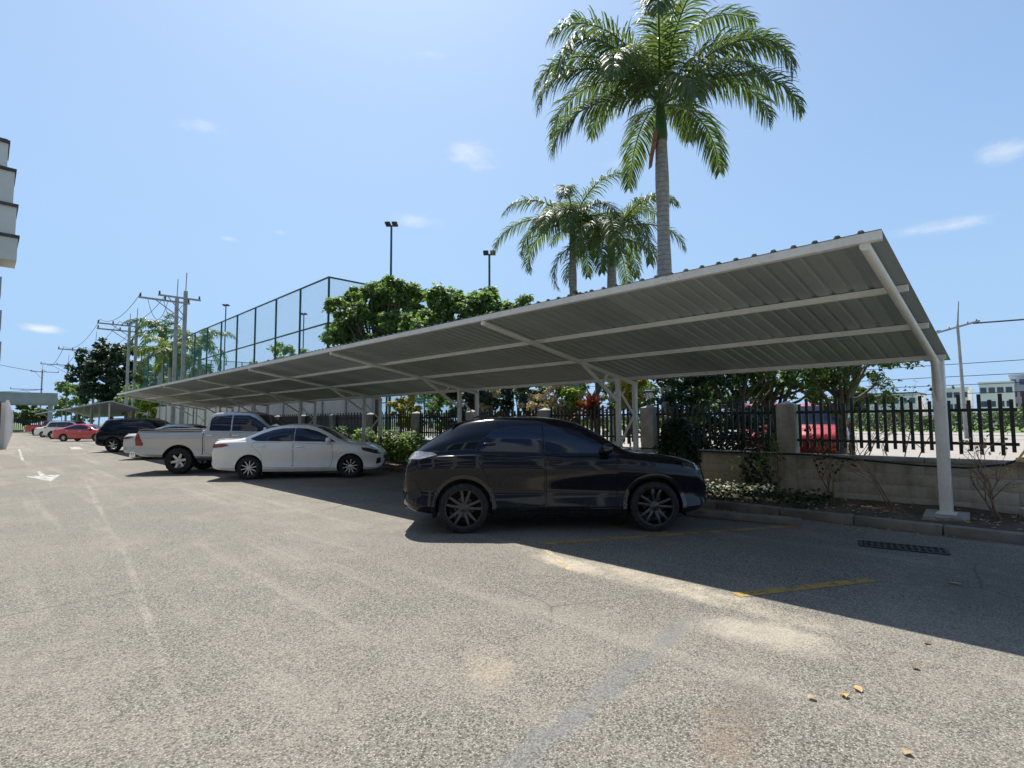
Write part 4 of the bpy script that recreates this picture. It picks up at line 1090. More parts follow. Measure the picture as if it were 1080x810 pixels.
# the view direction is azimuth ~45 from +Y; screen right is azimuth ~135, screen left ~315
def hero_fronds():
    F = []
    for az, el, ln, dr in [(318, 52, 4.3, 118), (305, 22, 4.0, 95), (285, 40, 4.2, 120), (332, 10, 3.6, 88), (262, 12, 3.7, 85), (240, 48, 3.9, 120), (300, 66, 4.2, 112),
                           (140, 56, 4.3, 118), (150, 22, 4.0, 92), (120, 36, 4.2, 112), (168, 42, 4.1, 122), (95, 20, 3.9, 92), (190, 10, 3.4, 82), (75, 48, 4.1, 115),
                           (20, 55, 4.1, 112), (45, 20, 4.0, 92), (215, 66, 4.0, 108), (130, 74, 4.2, 92), (350, 40, 4.2, 118), (60, 80, 3.8, 70), (225, -8, 3.0, 62)]:
        F.append((az, el+6, ln*1.02, dr*1.14))
    return F
royal_palm('tallest royal palm, its ringed grey trunk carrying a brown peeling sheath above the carport', (12.74, 6.93, .02), 9.05, .20, .165, 1.35, hero_fronds(), 'palm_leaf', 3, leaf_l=.86, sheath=True, n=112, lw=.021)
def ring_fronds(seed, n, ln, els=(10, 70)):
    rg = random.Random(seed); return [(360*k/n + rg.uniform(-14, 14), rg.uniform(*els) if k % 3 else rg.uniform(-5, 20), ln*rg.uniform(.88, 1.12), rg.uniform(85, 120)) for k in range(n)]
royal_palm('smaller royal palm with a dark slender trunk, left of the tall palm', (15.72, 12.36, .02), 7.95, .165, .13, 1.35, ring_fronds(5, 16, 3.2), 'palm_leaf', 11, leaf_l=.70, n=80, lw=.020)
royal_palm('shorter royal palm with a pale trunk, just left behind the tall palm trunk', (16.58, 11.19, .02), 7.25, .20, .17, 1.5, ring_fronds(9, 17, 3.3), 'palm_leaf', 12, leaf_l=.72, n=80, lw=.020)
# fox-tail palms far along the lane
royal_palm('bushy olive green palm beside the far utility poles, shorter one', (12.3, 57.0, .02), 6.6, .20, .16, 1.4, ring_fronds(21, 18, 3.6), 'palm_olive', 13, leaf_l=.9, n=34, lw=.05)
royal_palm('taller dark palm rising behind the far utility poles', (13.4, 66.0, .02), 10.0, .22, .18, 1.4, ring_fronds(22, 16, 4.0), 'palm_far', 14, leaf_l=.85, n=34, lw=.05)
royal_palm('palm behind the green cage, seen through its netting', (15.5, 60.0, .02), 8.2, .22, .18, 1.4, ring_fronds(23, 16, 3.8), 'palm_far', 15, leaf_l=.85, n=34, lw=.05)

# broad-leaved trees over the carport roof
rgf = random.Random(31)
def rosettes(cx, cy, z0, z1, rx, ry, n, seed):
    rg = random.Random(seed); out = []
    for _ in range(n):
        a = rg.uniform(0, 2*math.pi); q = rg.random()**.5; zt = rg.random()
        k = math.sqrt(max(.05, 1-(2*zt-1)**2*.8)); out.append((rx*q*k*math.cos(a), ry*q*k*math.sin(a), z0+(z1-z0)*zt, rg.uniform(.55, .85), 260))
    return out
tree('frangipani_tree', 'large leafy tree with white blossom over the roof, beside the green cage', 'tree', (14, 23.6, .02), 4.6, .17, rosettes(0, 0, 5.0, 8.35, 2.3, 3.4, 62, 1), 'leaf_frangi', .22, 0, 41, aspect=.30, droop=.3, dens=1.7)
tree('frangipani_tree', 'lower spreading leafy tree over the roof, left of the palms', 'tree', (14, 16.4, .02), 3.8, .15, rosettes(0, 0, 4.6, 6.5, 1.8, 3.1, 44, 2), 'leaf_frangi', .22, 0, 42, aspect=.30, droop=.3, dens=1.7)
tree('small_tree', 'small tree whose top just shows above the roof under the palms', 'tree', (14.2, 10.2, .02), 3.4, .09, rosettes(0, 0, 4.2, 5.4, .8, 1.2, 8, 3), 'leaf_mid', .17, 0, 43)
# trees behind the fence, seen under the roof
def blob(seed, n, rx, ry, z0, z1, r, cnt):
    rg = random.Random(seed); return [(rg.uniform(-rx, rx), rg.uniform(-ry, ry), rg.uniform(z0, z1), r*rg.uniform(.75, 1.25), cnt) for _ in range(n)]
tree('dark_hedge_tree', 'tall dense dark evergreen behind the fence, right of the lantern', 'tree', (12.25, 6.15, .02), 1.6, .08, blob(1, 16, .45, .75, .5, 2.9, .5, 420), 'leaf_dark', .085, 0, 51, limbs=False, droop=.1)
tree('broadleaf_tree', 'mid green bushy tree behind the fence, left of the red van', 'tree', (13.9, 5.5, .02), 2.0, .09, blob(2, 16, .8, 1.3, 2.0, 3.9, .55, 330), 'leaf_mid', .12, 0, 52)
tree('street_tree', 'dark trunked tree in front of the red vehicles beyond the fence', 'tree', (15.0, 5.0, .02), 2.0, .11, blob(3, 16, 1.3, 1.2, 2.4, 4.2, .6, 240), 'leaf_mid', .13, 0, 53, lean=(.3, .3))
tree('street_tree', 'thick leaning trunk with feathery leaves, nearest the end post beyond the fence', 'tree', (15.3, 3.75, .02), 2.2, .13, blob(4, 18, 1.1, 1.0, 2.3, 4.0, .55, 260), 'leaf_mid', .12, 0, 54, lean=(.1, -.35), aspect=.16)
tree('broadleaf_tree', 'dark green shrub tree behind the fence between the pale dry shrub and the post', 'tree', (12.6, 12.2, .02), 1.4, .06, blob(5, 10, .6, .7, 1.3, 2.8, .42, 300), 'leaf_dark', .11, 0, 55)
tree('broadleaf_tree', 'dark broad shrub behind the fence over the white sedan bonnet', 'tree', (12.8, 14.6, .02), 1.4, .06, blob(6, 14, .7, 1.4, 1.1, 2.9, .5, 300), 'leaf_dark', .12, 0, 56)
tree('dry_shrub', 'pale dry leafless-looking shrub behind the fence above the black car roof', 'shrub', (12.1, 10.6, .02), .9, .04, blob(7, 14, .35, .9, 1.3, 2.5, .40, 170), 'leaf_dry', .085, 0, 57)
tree('dry_shrub', 'pale greenish dry shrub behind the fence beyond the second pillar', 'shrub', (12.0, 12.9, .02), .9, .04, blob(8, 9, .3, .6, 1.3, 2.4, .36, 150), 'leaf_dry', .09, 0, 58)
tree('croton', 'small lime green shrub over the fence left of the red plant', 'shrub', (12.1, 9.6, .02), 1.1, .03, blob(9, 6, .25, .3, 1.7, 2.4, .26, 130), 'leaf_lime', .12, 0, 59)
tree('croton', 'bright yellow leaved shrub showing between the two carport posts', 'shrub', (12.35, 7.85, .02), 1.3, .03, blob(10, 6, .2, .25, 2.0, 2.65, .24, 120), 'leaf_yellow', .12, 0, 60)
tree('croton', 'yellow and orange leaved shrub over the fence above the white sedan', 'shrub', (11.9, 17.6, .02), 1.1, .03, blob(11, 10, .4, .9, 1.5, 2.5, .3, 150), 'leaf_yellow', .12, 0, 61)

def spiky(name, label, cat, base, n, ln, leaf, seed, stem=1.0, w=.035):
    rg = random.Random(seed); x, y, z = base; root = thing(name, label, cat, base)
    b = MB(); b.tube([(x, y, z), (x+.03, y, z+stem*.6), (x, y+.03, z+stem)], [.035, .03, .025], 7); b.build('stem', M['trunk'], root, smooth=True)
    b = MB(); c = Vector((x, y, z+stem))
    for k in range(n):
        a = rg.uniform(0, 6.28); e = R(rg.uniform(5, 85)); d = Vector((math.sin(a)*math.cos(e), math.cos(a)*math.cos(e), math.sin(e))); s = d.cross(Vector((0, 0, 1))).normalized(); L_ = ln*rg.uniform(.7, 1.1)
        p = c + Vector((0, 0, rg.uniform(-.25, .05))); i0 = len(b.v)
        for j in range(5):
            t = j/4; ww = w*math.sin(math.pi*min(.97, .15+.85*t)); q = p + d*L_*t - Vector((0, 0, L_*.35*t*t)); b.v += [tuple(q+s*ww), tuple(q-s*ww)]
        b.f += [(i0+2*j, i0+2*j+1, i0+2*j+3, i0+2*j+2) for j in range(4)]; b.mi += [0]*4
    b.build('leaves', M[leaf], root); return root
spiky('cordyline', 'spiky dark red leaved plant behind the fence over the black car', 'plant', (12.1, 8.9, .02), 150, .95, 'leaf_red', 3, 1.72, .05)

for k, (xx, yy, z1, rr, lf, lab) in enumerate([(17.5, 9.5, 3.6, 1.6, 'leaf_mid', 'bushy green tree behind the red plant beyond the fence'), (18.0, 13.0, 3.4, 1.6, 'leaf_mid', 'bushy green tree behind the dry shrubs beyond the fence'),
        (17.5, 17.0, 3.4, 1.7, 'leaf_dark', 'dense dark tree under the roof, beyond the fence over the black car tail'), (16.5, 21.5, 3.2, 1.5, 'leaf_mid', 'green tree under the roof at the end of the pale wall'), (18.5, 6.8, 3.8, 1.5, 'leaf_mid', 'bushy tree behind the dark evergreen beyond the fence'), (19.0, 4.2, 3.9, 1.2, 'leaf_mid', 'green tree in front of the red vans, right one')]):
    rg = random.Random(300+k); tree('broadleaf_tree', lab, 'tree', (xx, yy, .02), 1.3, .09, [(rg.uniform(-1, 1)*rr*.8, rg.uniform(-1, 1)*rr, rg.uniform(.9 if k < 4 else 1.9, z1), .6, 260) for _ in range(20 if k < 4 else 12)], lf, .13, 0, 310+k, limbs=False)

# small shrubs and twigs in the planting strip
def bush(label, base, rx, ry, h, leaf, size, n, seed, name='bush', cat='bush', group=None, aspect=.42):
    rg = random.Random(seed); x, y, z = base; root = thing(name, label, cat, base, 0, group)
    b = MB()
    for _ in range(9):
        q = Vector((x+rg.uniform(-.7, .7)*rx, y+rg.uniform(-.7, .7)*ry, z+h*rg.uniform(.5, .9))); b.tube([(x+rg.uniform(-.2, .2)*rx, y+rg.uniform(-.3, .3)*ry, z-.02), ((x+q.x)/2, (y+q.y)/2, z+h*.3), q], [.014, .01, .004], 5)
    b.build('stems', M['trunk'], root)
    b = MB()
    for _ in range(n):
        u = Vector((rg.gauss(0, 1), rg.gauss(0, 1), rg.gauss(0, 1))).normalized()*rg.uniform(.55, 1.0)**.6
        wob = 1 + .22*math.sin(u.x*7+seed)*math.sin(u.y*6)*math.cos(u.z*5)
        p = Vector((x+u.x*rx*wob, y+u.y*ry*wob, z+h*.52+u.z*h*.5*wob))
        if p.z < z: continue
        leaf_cards(b, rg, p, size, u*.8+Vector((rg.gauss(0, .4), rg.gauss(0, .4), .5)), aspect, .15)
    b.build('leaves', M[leaf], root); return root
bush('round dark clipped bush beside the nose of the black car', (9.75, 5.1, .1), .42, .42, 1.45, 'leaf_dark', .06, 5200, 71)
for k, (yy, hh, lab) in enumerate([(15.2, 1.15, 'glossy leaved bush in front of the white sedan, nearest the black car tail'), (16.5, 1.2, 'glossy leaved bush behind the white sedan bonnet at the lattice post'), (18.2, 1.25, 'leafy bush showing over the white sedan windscreen'), (20.2, 1.3, 'leafy bush showing over the white sedan roof'), (23.0, 1.35, 'leafy bush showing between the pickup cab and the sedan roof')]):
    bush(lab, (10.35, yy, .1), .36, .8, hh*.94, 'leaf_mid' if k % 2 else 'leaf_frangi', .14, 850, 80+k, group='bushes in the planting strip', aspect=.3)
bush('ragged small green shrub against the wall, right of the black car nose', (10.6, 3.95, .1), .22, .3, .95, 'leaf_dark', .09, 260, 91, name='shrub', cat='shrub')
def ground_cover():
    rg = random.Random(5); b = MB()
    for _ in range(750):
        yy = rg.uniform(2.6, 4.9); xx = rg.uniform(9.35, 10.75); leaf_cards(b, rg, (xx, yy, soil_z(xx, yy)+rg.uniform(.0, .16)), .085, (rg.gauss(0, .5), rg.gauss(0, .5), .8), .35, .3)
    return tag(b.build('ground_cover', M['leaf_dark']), kind='stuff')
ground_cover()
b = MB(); rg = random.Random(6)
for _ in range(150):
    yy = rg.uniform(3.45, 4.75); xx = 10.0 + rg.uniform(-.3, .55); leaf_cards(b, rg, (xx, yy, soil_z(xx, yy)+rg.uniform(.12, .24)), .06, (rg.gauss(0, .5), rg.gauss(0, .5), .8), .45, .2)
tag(b.build('variegated_leaves', M['petal']), kind='stuff')
b = MB(); rg = random.Random(8)
for _ in range(700):
    yy = rg.uniform(-2, 12); xx = rg.uniform(9.15, 10.8); leaf_cards(b, rg, (xx, yy, soil_z(xx, yy)+.02), .055, (rg.gauss(0, .4), rg.gauss(0, .4), 1), .4, .1, .2)
for _ in range(220):
    yy = rg.uniform(-1, 9); xx = 8.9 - abs(rg.gauss(0, .22)) - .03; leaf_cards(b, rg, (xx, yy, .012), .035, (rg.gauss(0, .3), rg.gauss(0, .3), 1), .4, .05, .15)
tag(b.build('leaf_litter', M['leaf_dry']), kind='stuff')

def bare_shrub(label, base, h, n, seed, lean=(0, 0), leaves=0, leaf='leaf_dry'):
    rg = random.Random(seed); x, y, z = base; root = thing('bare_shrub', label, 'shrub', base)
    b = MB(); lf = MB(); c = Vector(base)
    def grow(p, d, L_, r, depth):
        q = p; pts = [p]
        for _ in range(4):
            d = (d + Vector((rg.gauss(0, .16), rg.gauss(0, .16), rg.gauss(0, .08)))).normalized(); q = q + d*L_/4; pts.append(q)
        b.tube(pts, [r, r*.9, r*.8, r*.7, r*.6], 6)
        if depth > 0:
            for _ in range(rg.choice((2, 2, 3))):
                grow(rg.choice(pts[2:]), (d + Vector((rg.gauss(0, .55), rg.gauss(0, .55), rg.gauss(.15, .3)))).normalized(), L_*rg.uniform(.5, .75), r*.55, depth-1)
        elif leaves:
            for _ in range(leaves): leaf_cards(lf, rg, pts[-1] + Vector((rg.gauss(0, .03), rg.gauss(0, .03), rg.gauss(0, .03))), .06, (rg.gauss(0, 1), rg.gauss(0, 1), .5))
    for k in range(n):
        grow(c + Vector((rg.uniform(-.05, .05), rg.uniform(-.05, .05), -.04)), Vector((lean[0]+rg.gauss(0, .12), lean[1]+rg.gauss(0, .12), 1)).normalized(), h*rg.uniform(.5, .65), .014, 3)
    b.build('branches', M['twig'], root)
    if leaves: lf.build('leaves', M[leaf], root)
    return root
bare_shrub('thin bare upright shrub by the wall, left of the end post footing', (9.95, 1.72, .1), 1.15, 2, 1, (0, .05))
bare_shrub('leaning bare shrub with several stems at the right edge of the planting strip', (10.3, .5, .1), 1.1, 4, 2, (-.05, .38), 1, 'leaf_dry')
bare_shrub('thin shrub with sparse leaves by the wall, in the middle of the fence bay', (10.5, 2.65, .1), 1.0, 3, 3, (0, .1), 3, 'leaf_dark')
bare_shrub('sparse twiggy plant with green leaves below the grey pillar', (10.45, 3.55, .1), 1.0, 3, 4, (0, .05), 4, 'leaf_mid')
bare_shrub('tall twisted bare bush beyond the fence, left of the end post', (12.6, 2.0, .02), 2.3, 3, 5, (0, .1), 2, 'leaf_dark')
bare_shrub('wiry bare bush beyond the fence, near the leaning tree', (12.8, 2.75, .02), 2.2, 3, 6, (.05, 0), 2, 'leaf_dark')
bush('dense dark clipped hedge right behind the pickets, between the round bush and the grey pillar', (12.0, 4.85, .02), .35, 1.15, 1.75, 'leaf_dark', .09, 4200, 95, name='hedge_bush', cat='hedge')
# fallen leaves on the asphalt
for k, ((lx, ly), lab) in enumerate([((4.58, .62), 'small brown fallen leaf beside the shadow edge'), ((3.44, .86), 'curled orange fallen leaf, left one of the pair on the sunlit asphalt'), ((3.53, .79), 'curled orange fallen leaf, right one of the pair on the sunlit asphalt'),
                                     ((4.07, .63), 'dark brown fallen leaf between the leaf pair and the shadow'), ((3.02, .52), 'pale fallen leaf nearest the bottom edge of the picture'), ((3.25, .98), 'whitish flat fallen leaf left of the curled pair'), ((6.39, .70), 'long tan fallen leaf in the shade right of the yellow line')]):
    rg = random.Random(100+k); b = MB(); L_ = (.055 if k in (1, 2) else .04) if k < 6 else .12; a = rg.uniform(0, 6.28); t = Vector((math.cos(a), math.sin(a), 0)); s = Vector((-t.y, t.x, 0)); vs = []
    for i in range(7):
        u = i/6; w = .026*math.sin(math.pi*min(.98, .06+.94*u)); q = Vector((lx, ly, .005 + .010*math.sin(u*2.6))) + t*L_*u; vs += [q+s*w*.8+Vector((0, 0, .004)), q, q-s*w*.8+Vector((0, 0, .006))]
    b.add(vs, [(i*3+j, i*3+j+1, i*3+j+4, i*3+j+3) for i in range(6) for j in range(2)]); tag(b.build('fallen_leaf', M['leaf_fallen'] if k in (1, 2, 6) else M['leaf_dry'] if k in (4, 5) else M['twig'], smooth=True), lab, 'leaf', 'fallen leaves on the asphalt')

# ------------------------------------------------------------ football cage with flood masts
cg = thing('sports_cage', 'tall dark green framed sports cage with chain-link sides behind the carport', 'cage', (12.5, 25.8, 0))
CZ, CXA, CXB, CYA, CYB = 9.0, 12.5, 26.0, 25.8, 74.0
def cpost(x, y): 
    b = MB(); b.tube([(x, y, 0), (x, y, CZ)], .06, 8); b.build('cage_post', M['cage_green'], cg, smooth=True)
yy = CYA
ys = []
while yy <= CYB+.1: ys.append(yy); yy += 3.45
for q in ys: cpost(CXA, q); cpost(CXB, q)
for q in (16.0, 19.5, 23.0): cpost(q, CYA); cpost(q, ys[-1])
for z in (CZ, 6.6, 3.2):
    for (p0, p1) in (((CXA, CYA, z), (CXA, ys[-1], z)), ((CXB, CYA, z), (CXB, ys[-1], z)), ((CXA, CYA, z), (CXB, CYA, z)), ((CXA, ys[-1], z), (CXB, ys[-1], z))):
        b = MB(); b.tube([p0, p1], .05, 8); b.build('cage_rail', M['cage_green'], cg)
for (p, q) in (((CXA, CYA), (CXA, ys[-1])), ((CXB, CYA), (CXB, ys[-1])), ((CXA, CYA), (CXB, CYA)), ((CXA, ys[-1]), (CXB, ys[-1]))):
    b = MB(); b.quad((p[0]+.07, p[1]+.07, .1), (q[0]+.07, q[1]+.07, .1), (q[0]+.07, q[1]+.07, CZ), (p[0]+.07, p[1]+.07, CZ)); b.build('netting', M['net'], cg)
# pale panel wall in front of the cage
pw = thing('panel_wall', 'pale cream panel wall running behind the fence under the cage', 'wall', (12.1, 21, 0))
yy = 20.5
while yy < 74:
    b = MB(); b.box((12.05, yy+.01, 0), (12.13, yy+2.38, 3.0)); b.build('panel', M['panel_cream'], pw)
    b = MB(); b.box((11.99, yy-.05, 0), (12.049, yy+.05, 3.05)); b.build('panel_post', M['pole_concrete'], pw); yy += 2.4

def mast(label, x, y, h, heads=2, seed=0):
    root = thing('light_mast', label, 'light mast', (x, y, 0))
    b = MB(); b.tube([(x, y, 0), (x, y, h)], [.085, .06], 10); b.build('pole', M['cage_green'], root, smooth=True)
    d = Vector((.707, -.707, 0))
    b = MB(); p = Vector((x, y, h)); b.bar(p-d*.3, p+d*.3, .06, .06); b.build('crossarm', M['lamp_head'], root)
    for s in (-1, 1)[:heads]:
        c = p + d*.2*s + Vector((0, 0, .08)); b = MB(); b.bar(c+Vector((-.14, -.14, .06)), c+Vector((.16, .16, -.02)), .30, .09); b.build('floodlight', M['lamp_head'], root)
mast('dark flood mast with twin lamps rising above the leafy tree', 16.5, 26.3, 12.9)
mast('shorter flood mast standing left of the two royal palms', 20.2, 21.9, 11.0)
mast('flood mast at the far side of the cage, seen near its left end', 20.0, 67.5, 15.2)
mast('flood mast on the far side of the cage, seen through the middle netting', 26.3, 60.5, 14.0)

# ------------------------------------------------------------ power lines
def utility_pole(label, x, y, h, arms, twin=None, group=None, spike=1.6):
    root = thing('utility_pole', label, 'utility pole', (x, y, 0), 0, group)
    for (px, py) in [(x, y)] + ([twin] if twin else []):
        b = MB(); b.add([], []); b.bar((px, py, 0), (px, py, h), .26, .26, up=(0, 1, 0)); b.build('pole', M['pole_concrete'], root)
        b = MB(); b.bar((px, py, h), (px+.03, py, h+spike), .06, .06, up=(0, 1, 0)); b.build('ground_wire_peak', M['pole_concrete'], root)
    for (z, x0, x1, n) in arms:
        b = MB(); b.bar((x0, y-.16, z), (x1, y-.16, z), .12, .14); a = b.build('crossarm', M['pole_concrete'], root)
        b = MB(); b.bar((x-.1, y-.16, z-1.5), (x0+(x-x0)*.35, y-.16, z-.05), .06, .06); b.build('arm_brace', M['pole_concrete'], a)
        for k in range(n):
            px = x0+.1+(x1-x0-.2)*k/max(1, n-1)
            b = MB(); b.lathe([(.03, z+.07), (.09, z+.12), (.05, z+.17), (.09, z+.22), (.05, z+.27), (.07, z+.34), (0, z+.38)], 10, 'Z', (px, y-.16, 0)); b.build('insulator', M['insul'], a, smooth=True)
    return root
G_ = 'utility poles along the lane'
utility_pole('concrete utility pole pair with a transformer arm, nearest above the far roof end', 11.9, 50.8, 12.6, [(11.55, 8.6, 12.2, 3), (11.95, 9.9, 13.0, 2)], (11.9, 53.6), G_)
utility_pole('twin concrete utility poles, second along the lane with a wide crossarm', 11.9, 70.5, 12.6, [(12.1, 8.4, 12.4, 4), (11.5, 8.4, 12.4, 3)], (11.9, 74.5), G_)
utility_pole('single pale concrete utility pole with a wide crossarm, before the dark tree', 11.9, 100.0, 13.6, [(12.2, 7.6, 12.4, 4)], None, G_)
utility_pole('slim utility pole with two crossarms, second from the left', 11.6, 131.0, 13.0, [(12.5, 7.6, 12.4, 3)], None, G_)
utility_pole('leftmost and farthest utility pole with two short crossarms', 9.6, 158.0, 13.5, [(13.0, 7.6, 12.4, 3), (9.0, 4.5, 9.8, 2)], None, G_)
def cable(label, p0, p1, sag, r, group):
    p0, p1 = Vector(p0), Vector(p1); b = MB(); b.tube([p0.lerp(p1, k/14) - Vector((0, 0, sag*4*(k/14)*(1-k/14))) for k in range(15)], r, 6); return tag(b.build('power_cable', M['wire'], smooth=True), label, 'cable', group)
gl = 'power cables between the lane poles'
for x0 in (8.75, 10.4, 12.1):
    cable('thin black cable strung along the utility poles by the lane', (x0, 50.6, 11.95), (x0-.1, 70.3, 12.5), 1.0, .022, gl)
    cable('thin black cable strung along the utility poles by the lane', (x0-.1, 70.3, 12.5), (x0-.5, 99.8, 12.6), 1.3, .022, gl)
    cable('thin black cable strung along the utility poles by the lane', (x0-.5, 99.8, 12.6), (x0-.6, 130.8, 12.9), 1.6, .03, gl)
cable('lone cable sagging from the farthest pole to the left edge of the picture', (9.6, 157.8, 9.0), (-25, 150, 11.5), 2.0, .05, gl)
cable('upper lone cable running from the farthest pole out past the left building', (9.6, 157.8, 12.9), (-25, 120, 22), 2.0, .05, gl)
cable('looping jumper cable hanging from the nearest crossarm', (9.2, 50.6, 11.5), (10.6, 50.6, 11.5), 1.6, .018, gl)
cable('second looping jumper cable hanging close to the nearest pole', (10.3, 50.6, 11.5), (11.7, 50.6, 10.4), 1.2, .018, gl)
rp = thing('utility_pole', 'lone slim concrete pole with a bent top beyond the road at the right', 'utility pole', (52.3, 4.1, 0))
b = MB(); b.tube([(52.3, 4.1, 0), (52.3, 4.2, 8.6)], [.13, .09], 10); b.build('pole', M['pole_concrete'], rp, smooth=True)
b = MB(); b.tube([(52.3, 4.2, 8.5), (52.3, 4.05, 10.4)], [.07, .03], 8); b.build('ground_wire_peak', M['pole_concrete'], rp)
b = MB(); b.bar((52.3, 5.6, 8.1), (52.3, 2.9, 8.75), .14, .12); a = b.build('crossarm', M['pole_concrete'], rp)
for q in (5.4, 4.7, 3.6, 3.1):
    b = MB(); b.lathe([(.02, 0), (.05, .04), (.03, .08), (.05, .12), (0, .18)], 10, 'Z', (52.3, q, 8.15+(5.6-q)*.24)); b.build('insulator', M['insul'], a)
gr = 'power cables across the road'
cable('thick black cable leaving the bent pole to the right', (52.3, 3.3, 8.6), (52, -60, 8.7), .6, .06, gr)
cable('thin cable running left from the bent pole behind the roof corner', (52.3, 5.2, 8.3), (58, 60, 8.0), .8, .03, gr)
for k, z in enumerate((5.9, 5.1, 4.6, 4.1)):
    cable('thin horizontal cable crossing low behind the end post', (53+k, 80, z), (53-k, -60, z+.5-.3*k), .5, .028, gr)

# ------------------------------------------------------------ buildings and far things
def facade_block(name, label, cat, lo, hi, wall, rows, cols, axis, win=(1.3, 1.3), parapet=.4, group=None):
    """a block with windows on the face towards the camera (axis '-x' or '-y')"""
    cx, cy = (lo[0]+hi[0])/2, (lo[1]+hi[1])/2
    root = thing(name, label, cat, (cx, cy, 0), 0, group)
    b = MB(); b.box((lo[0], lo[1], 0), (hi[0], hi[1], hi[2])); b.build('wall', wall, root)
    b = MB(); b.box((lo[0]-.15, lo[1]-.15, hi[2]+.003), (hi[0]+.15, hi[1]+.15, hi[2]+parapet)); b.build('roof', M['coping'] if parapet < .35 else wall, root)
    H_ = hi[2]; rh = H_/rows
    for r_ in range(rows):
        for c_ in range(cols):
            zc = rh*(r_+.55); b = MB()
            if axis == '-x':
                yc = lo[1]+(hi[1]-lo[1])*(c_+.5)/cols; b.box((lo[0]-.05, yc-win[0]/2, zc-win[1]/2), (lo[0]+.02, yc+win[0]/2, zc+win[1]/2))
            else:
                xc = lo[0]+(hi[0]-lo[0])*(c_+.5)/cols; b.box((xc-win[0]/2, lo[1]-.05, zc-win[1]/2), (xc+win[0]/2, lo[1]+.02, zc+win[1]/2))
            b.build('window', M['window'], root)
    return root
facade_block('apartment_block', 'white apartment block with blue windows, just right of the bent pole', 'building', (150, 3.9, 0), (162, 9.2, 8.6), M['bldg_white'], 3, 4, '-x', (1.0, 1.2), .5)
facade_block('apartment_block', 'tallest pale grey tower block beyond the road at the right', 'building', (158, .8, 0), (170, 4.6, 10.4), M['bldg_grey'], 4, 3, '-x', (.8, 1.2), .5)
facade_block('apartment_block', 'cream block with a dark flat roof at the right edge of the picture', 'building', (140, -9, 0), (156, .3, 7.6), M['bldg_cream'], 3, 6, '-x', (1.1, 1.3), .3)
facade_block('apartment_block', 'pale block behind the top of the end post', 'building', (152, 11.2, 0), (164, 17.5, 7.8), M['bldg_white'], 3, 5, '-x', (1.0, 1.2), .5)
facade_block('apartment_block', 'long low white building left of the end post beyond the road', 'building', (150, 20, 0), (165, 34, 7.2), M['bldg_white'], 2, 9, '-x', (1.1, 1.3), .3)
hd = MB(); rg = random.Random(77)
for _ in range(15000):
    yy = rg.uniform(-30, 75); xx = 75 + rg.uniform(0, 1.6); zz_ = 2.5*rg.random()**.6*(.82+.18*math.sin(yy*.9)*math.sin(yy*.37+1)); leaf_cards(hd, rg, (xx, yy, zz_), .33, (-.8+rg.gauss(0, .4), rg.gauss(0, .5), .5), .45, .1)
tag(hd.build('hedge', M['leaf_mid']), 'long green clipped hedge across the far side of the road', 'hedge')
for k, (xx, yy, sc, lab) in enumerate([(90, 42, 1.5, 'round green tree beyond the road hedge, under the roof near the red vans'), (95, 60, 1.7, 'broad green tree beyond the road behind the dark evergreen'), (70, 95, 1.9, 'spreading tree beyond the road seen above the black car'), (100, 22, 1.1, 'small tree beyond the road hedge left of the end post')]):
    tree('street_tree', lab, 'tree', (xx, yy, 0), 3.0*sc, .2*sc, [(rg.uniform(-2, 2)*sc, rg.uniform(-2.4, 2.4)*sc, rg.uniform(2.6, 5.0)*sc, 1.3*sc, 300) for _ in range(12)], 'leaf_mid', .5, 0, 130+k, limbs=False)

VAN = dict(BOXY); VAN['top'] = [(-.95, .9), (-.90, 1.5), (-.84, 1.95), (-.7, 2.08), (0, 2.12), (1.4, 2.12), (2.2, 2.06), (2.55, 1.8), (2.9, 1.35), (3.05, 1.22), (3.3, 1.12), (3.55, .95), (3.66, .72)]
VAN['belt'] = [(-.95, .85), (-.88, 1.18), (1.4, 1.2), (2.4, 1.18), (3.0, 1.08), (3.66, .64)]
VAN['glass'] = [[(-.6, 1.28), (-.55, 1.85), (1.10, 1.9), (1.10, 1.26)], [(1.16, 1.26), (1.16, 1.9), (1.9, 1.88), (2.2, 1.75), (2.55, 1.28)]]
VAN['mirror'] = (2.4, 1.3); VAN['extra'] = []
VAN['panels'] = [('windscreen', 'F', rounded(sym([(.62, 1.98), (.74, 1.34)]), .05), M['glass_tint'], .006), ('rear_window', 'B', rounded(sym([(.6, 1.9), (.66, 1.3)]), .05), M['glass_tint'], .006)]
def free_car(name, label, P, x, y, deg, pm):
    Q = dict(P); Q['panels'] = [(a, b, c, d or pm, e) for a, b, c, d, e in P['panels']]; return make_car(name, label, 'van' if 'van' in name else 'car', Q, (x, y), R(deg), pm)
free_car('parked_van', 'red van beyond the fence, left of the grey pillar', VAN, 21.6, 7.55, 197, M['red_paint'])
free_car('parked_van', 'red van beyond the fence, right of the grey pillar', VAN, 23.4, 6.0, 190, M['red_paint'])

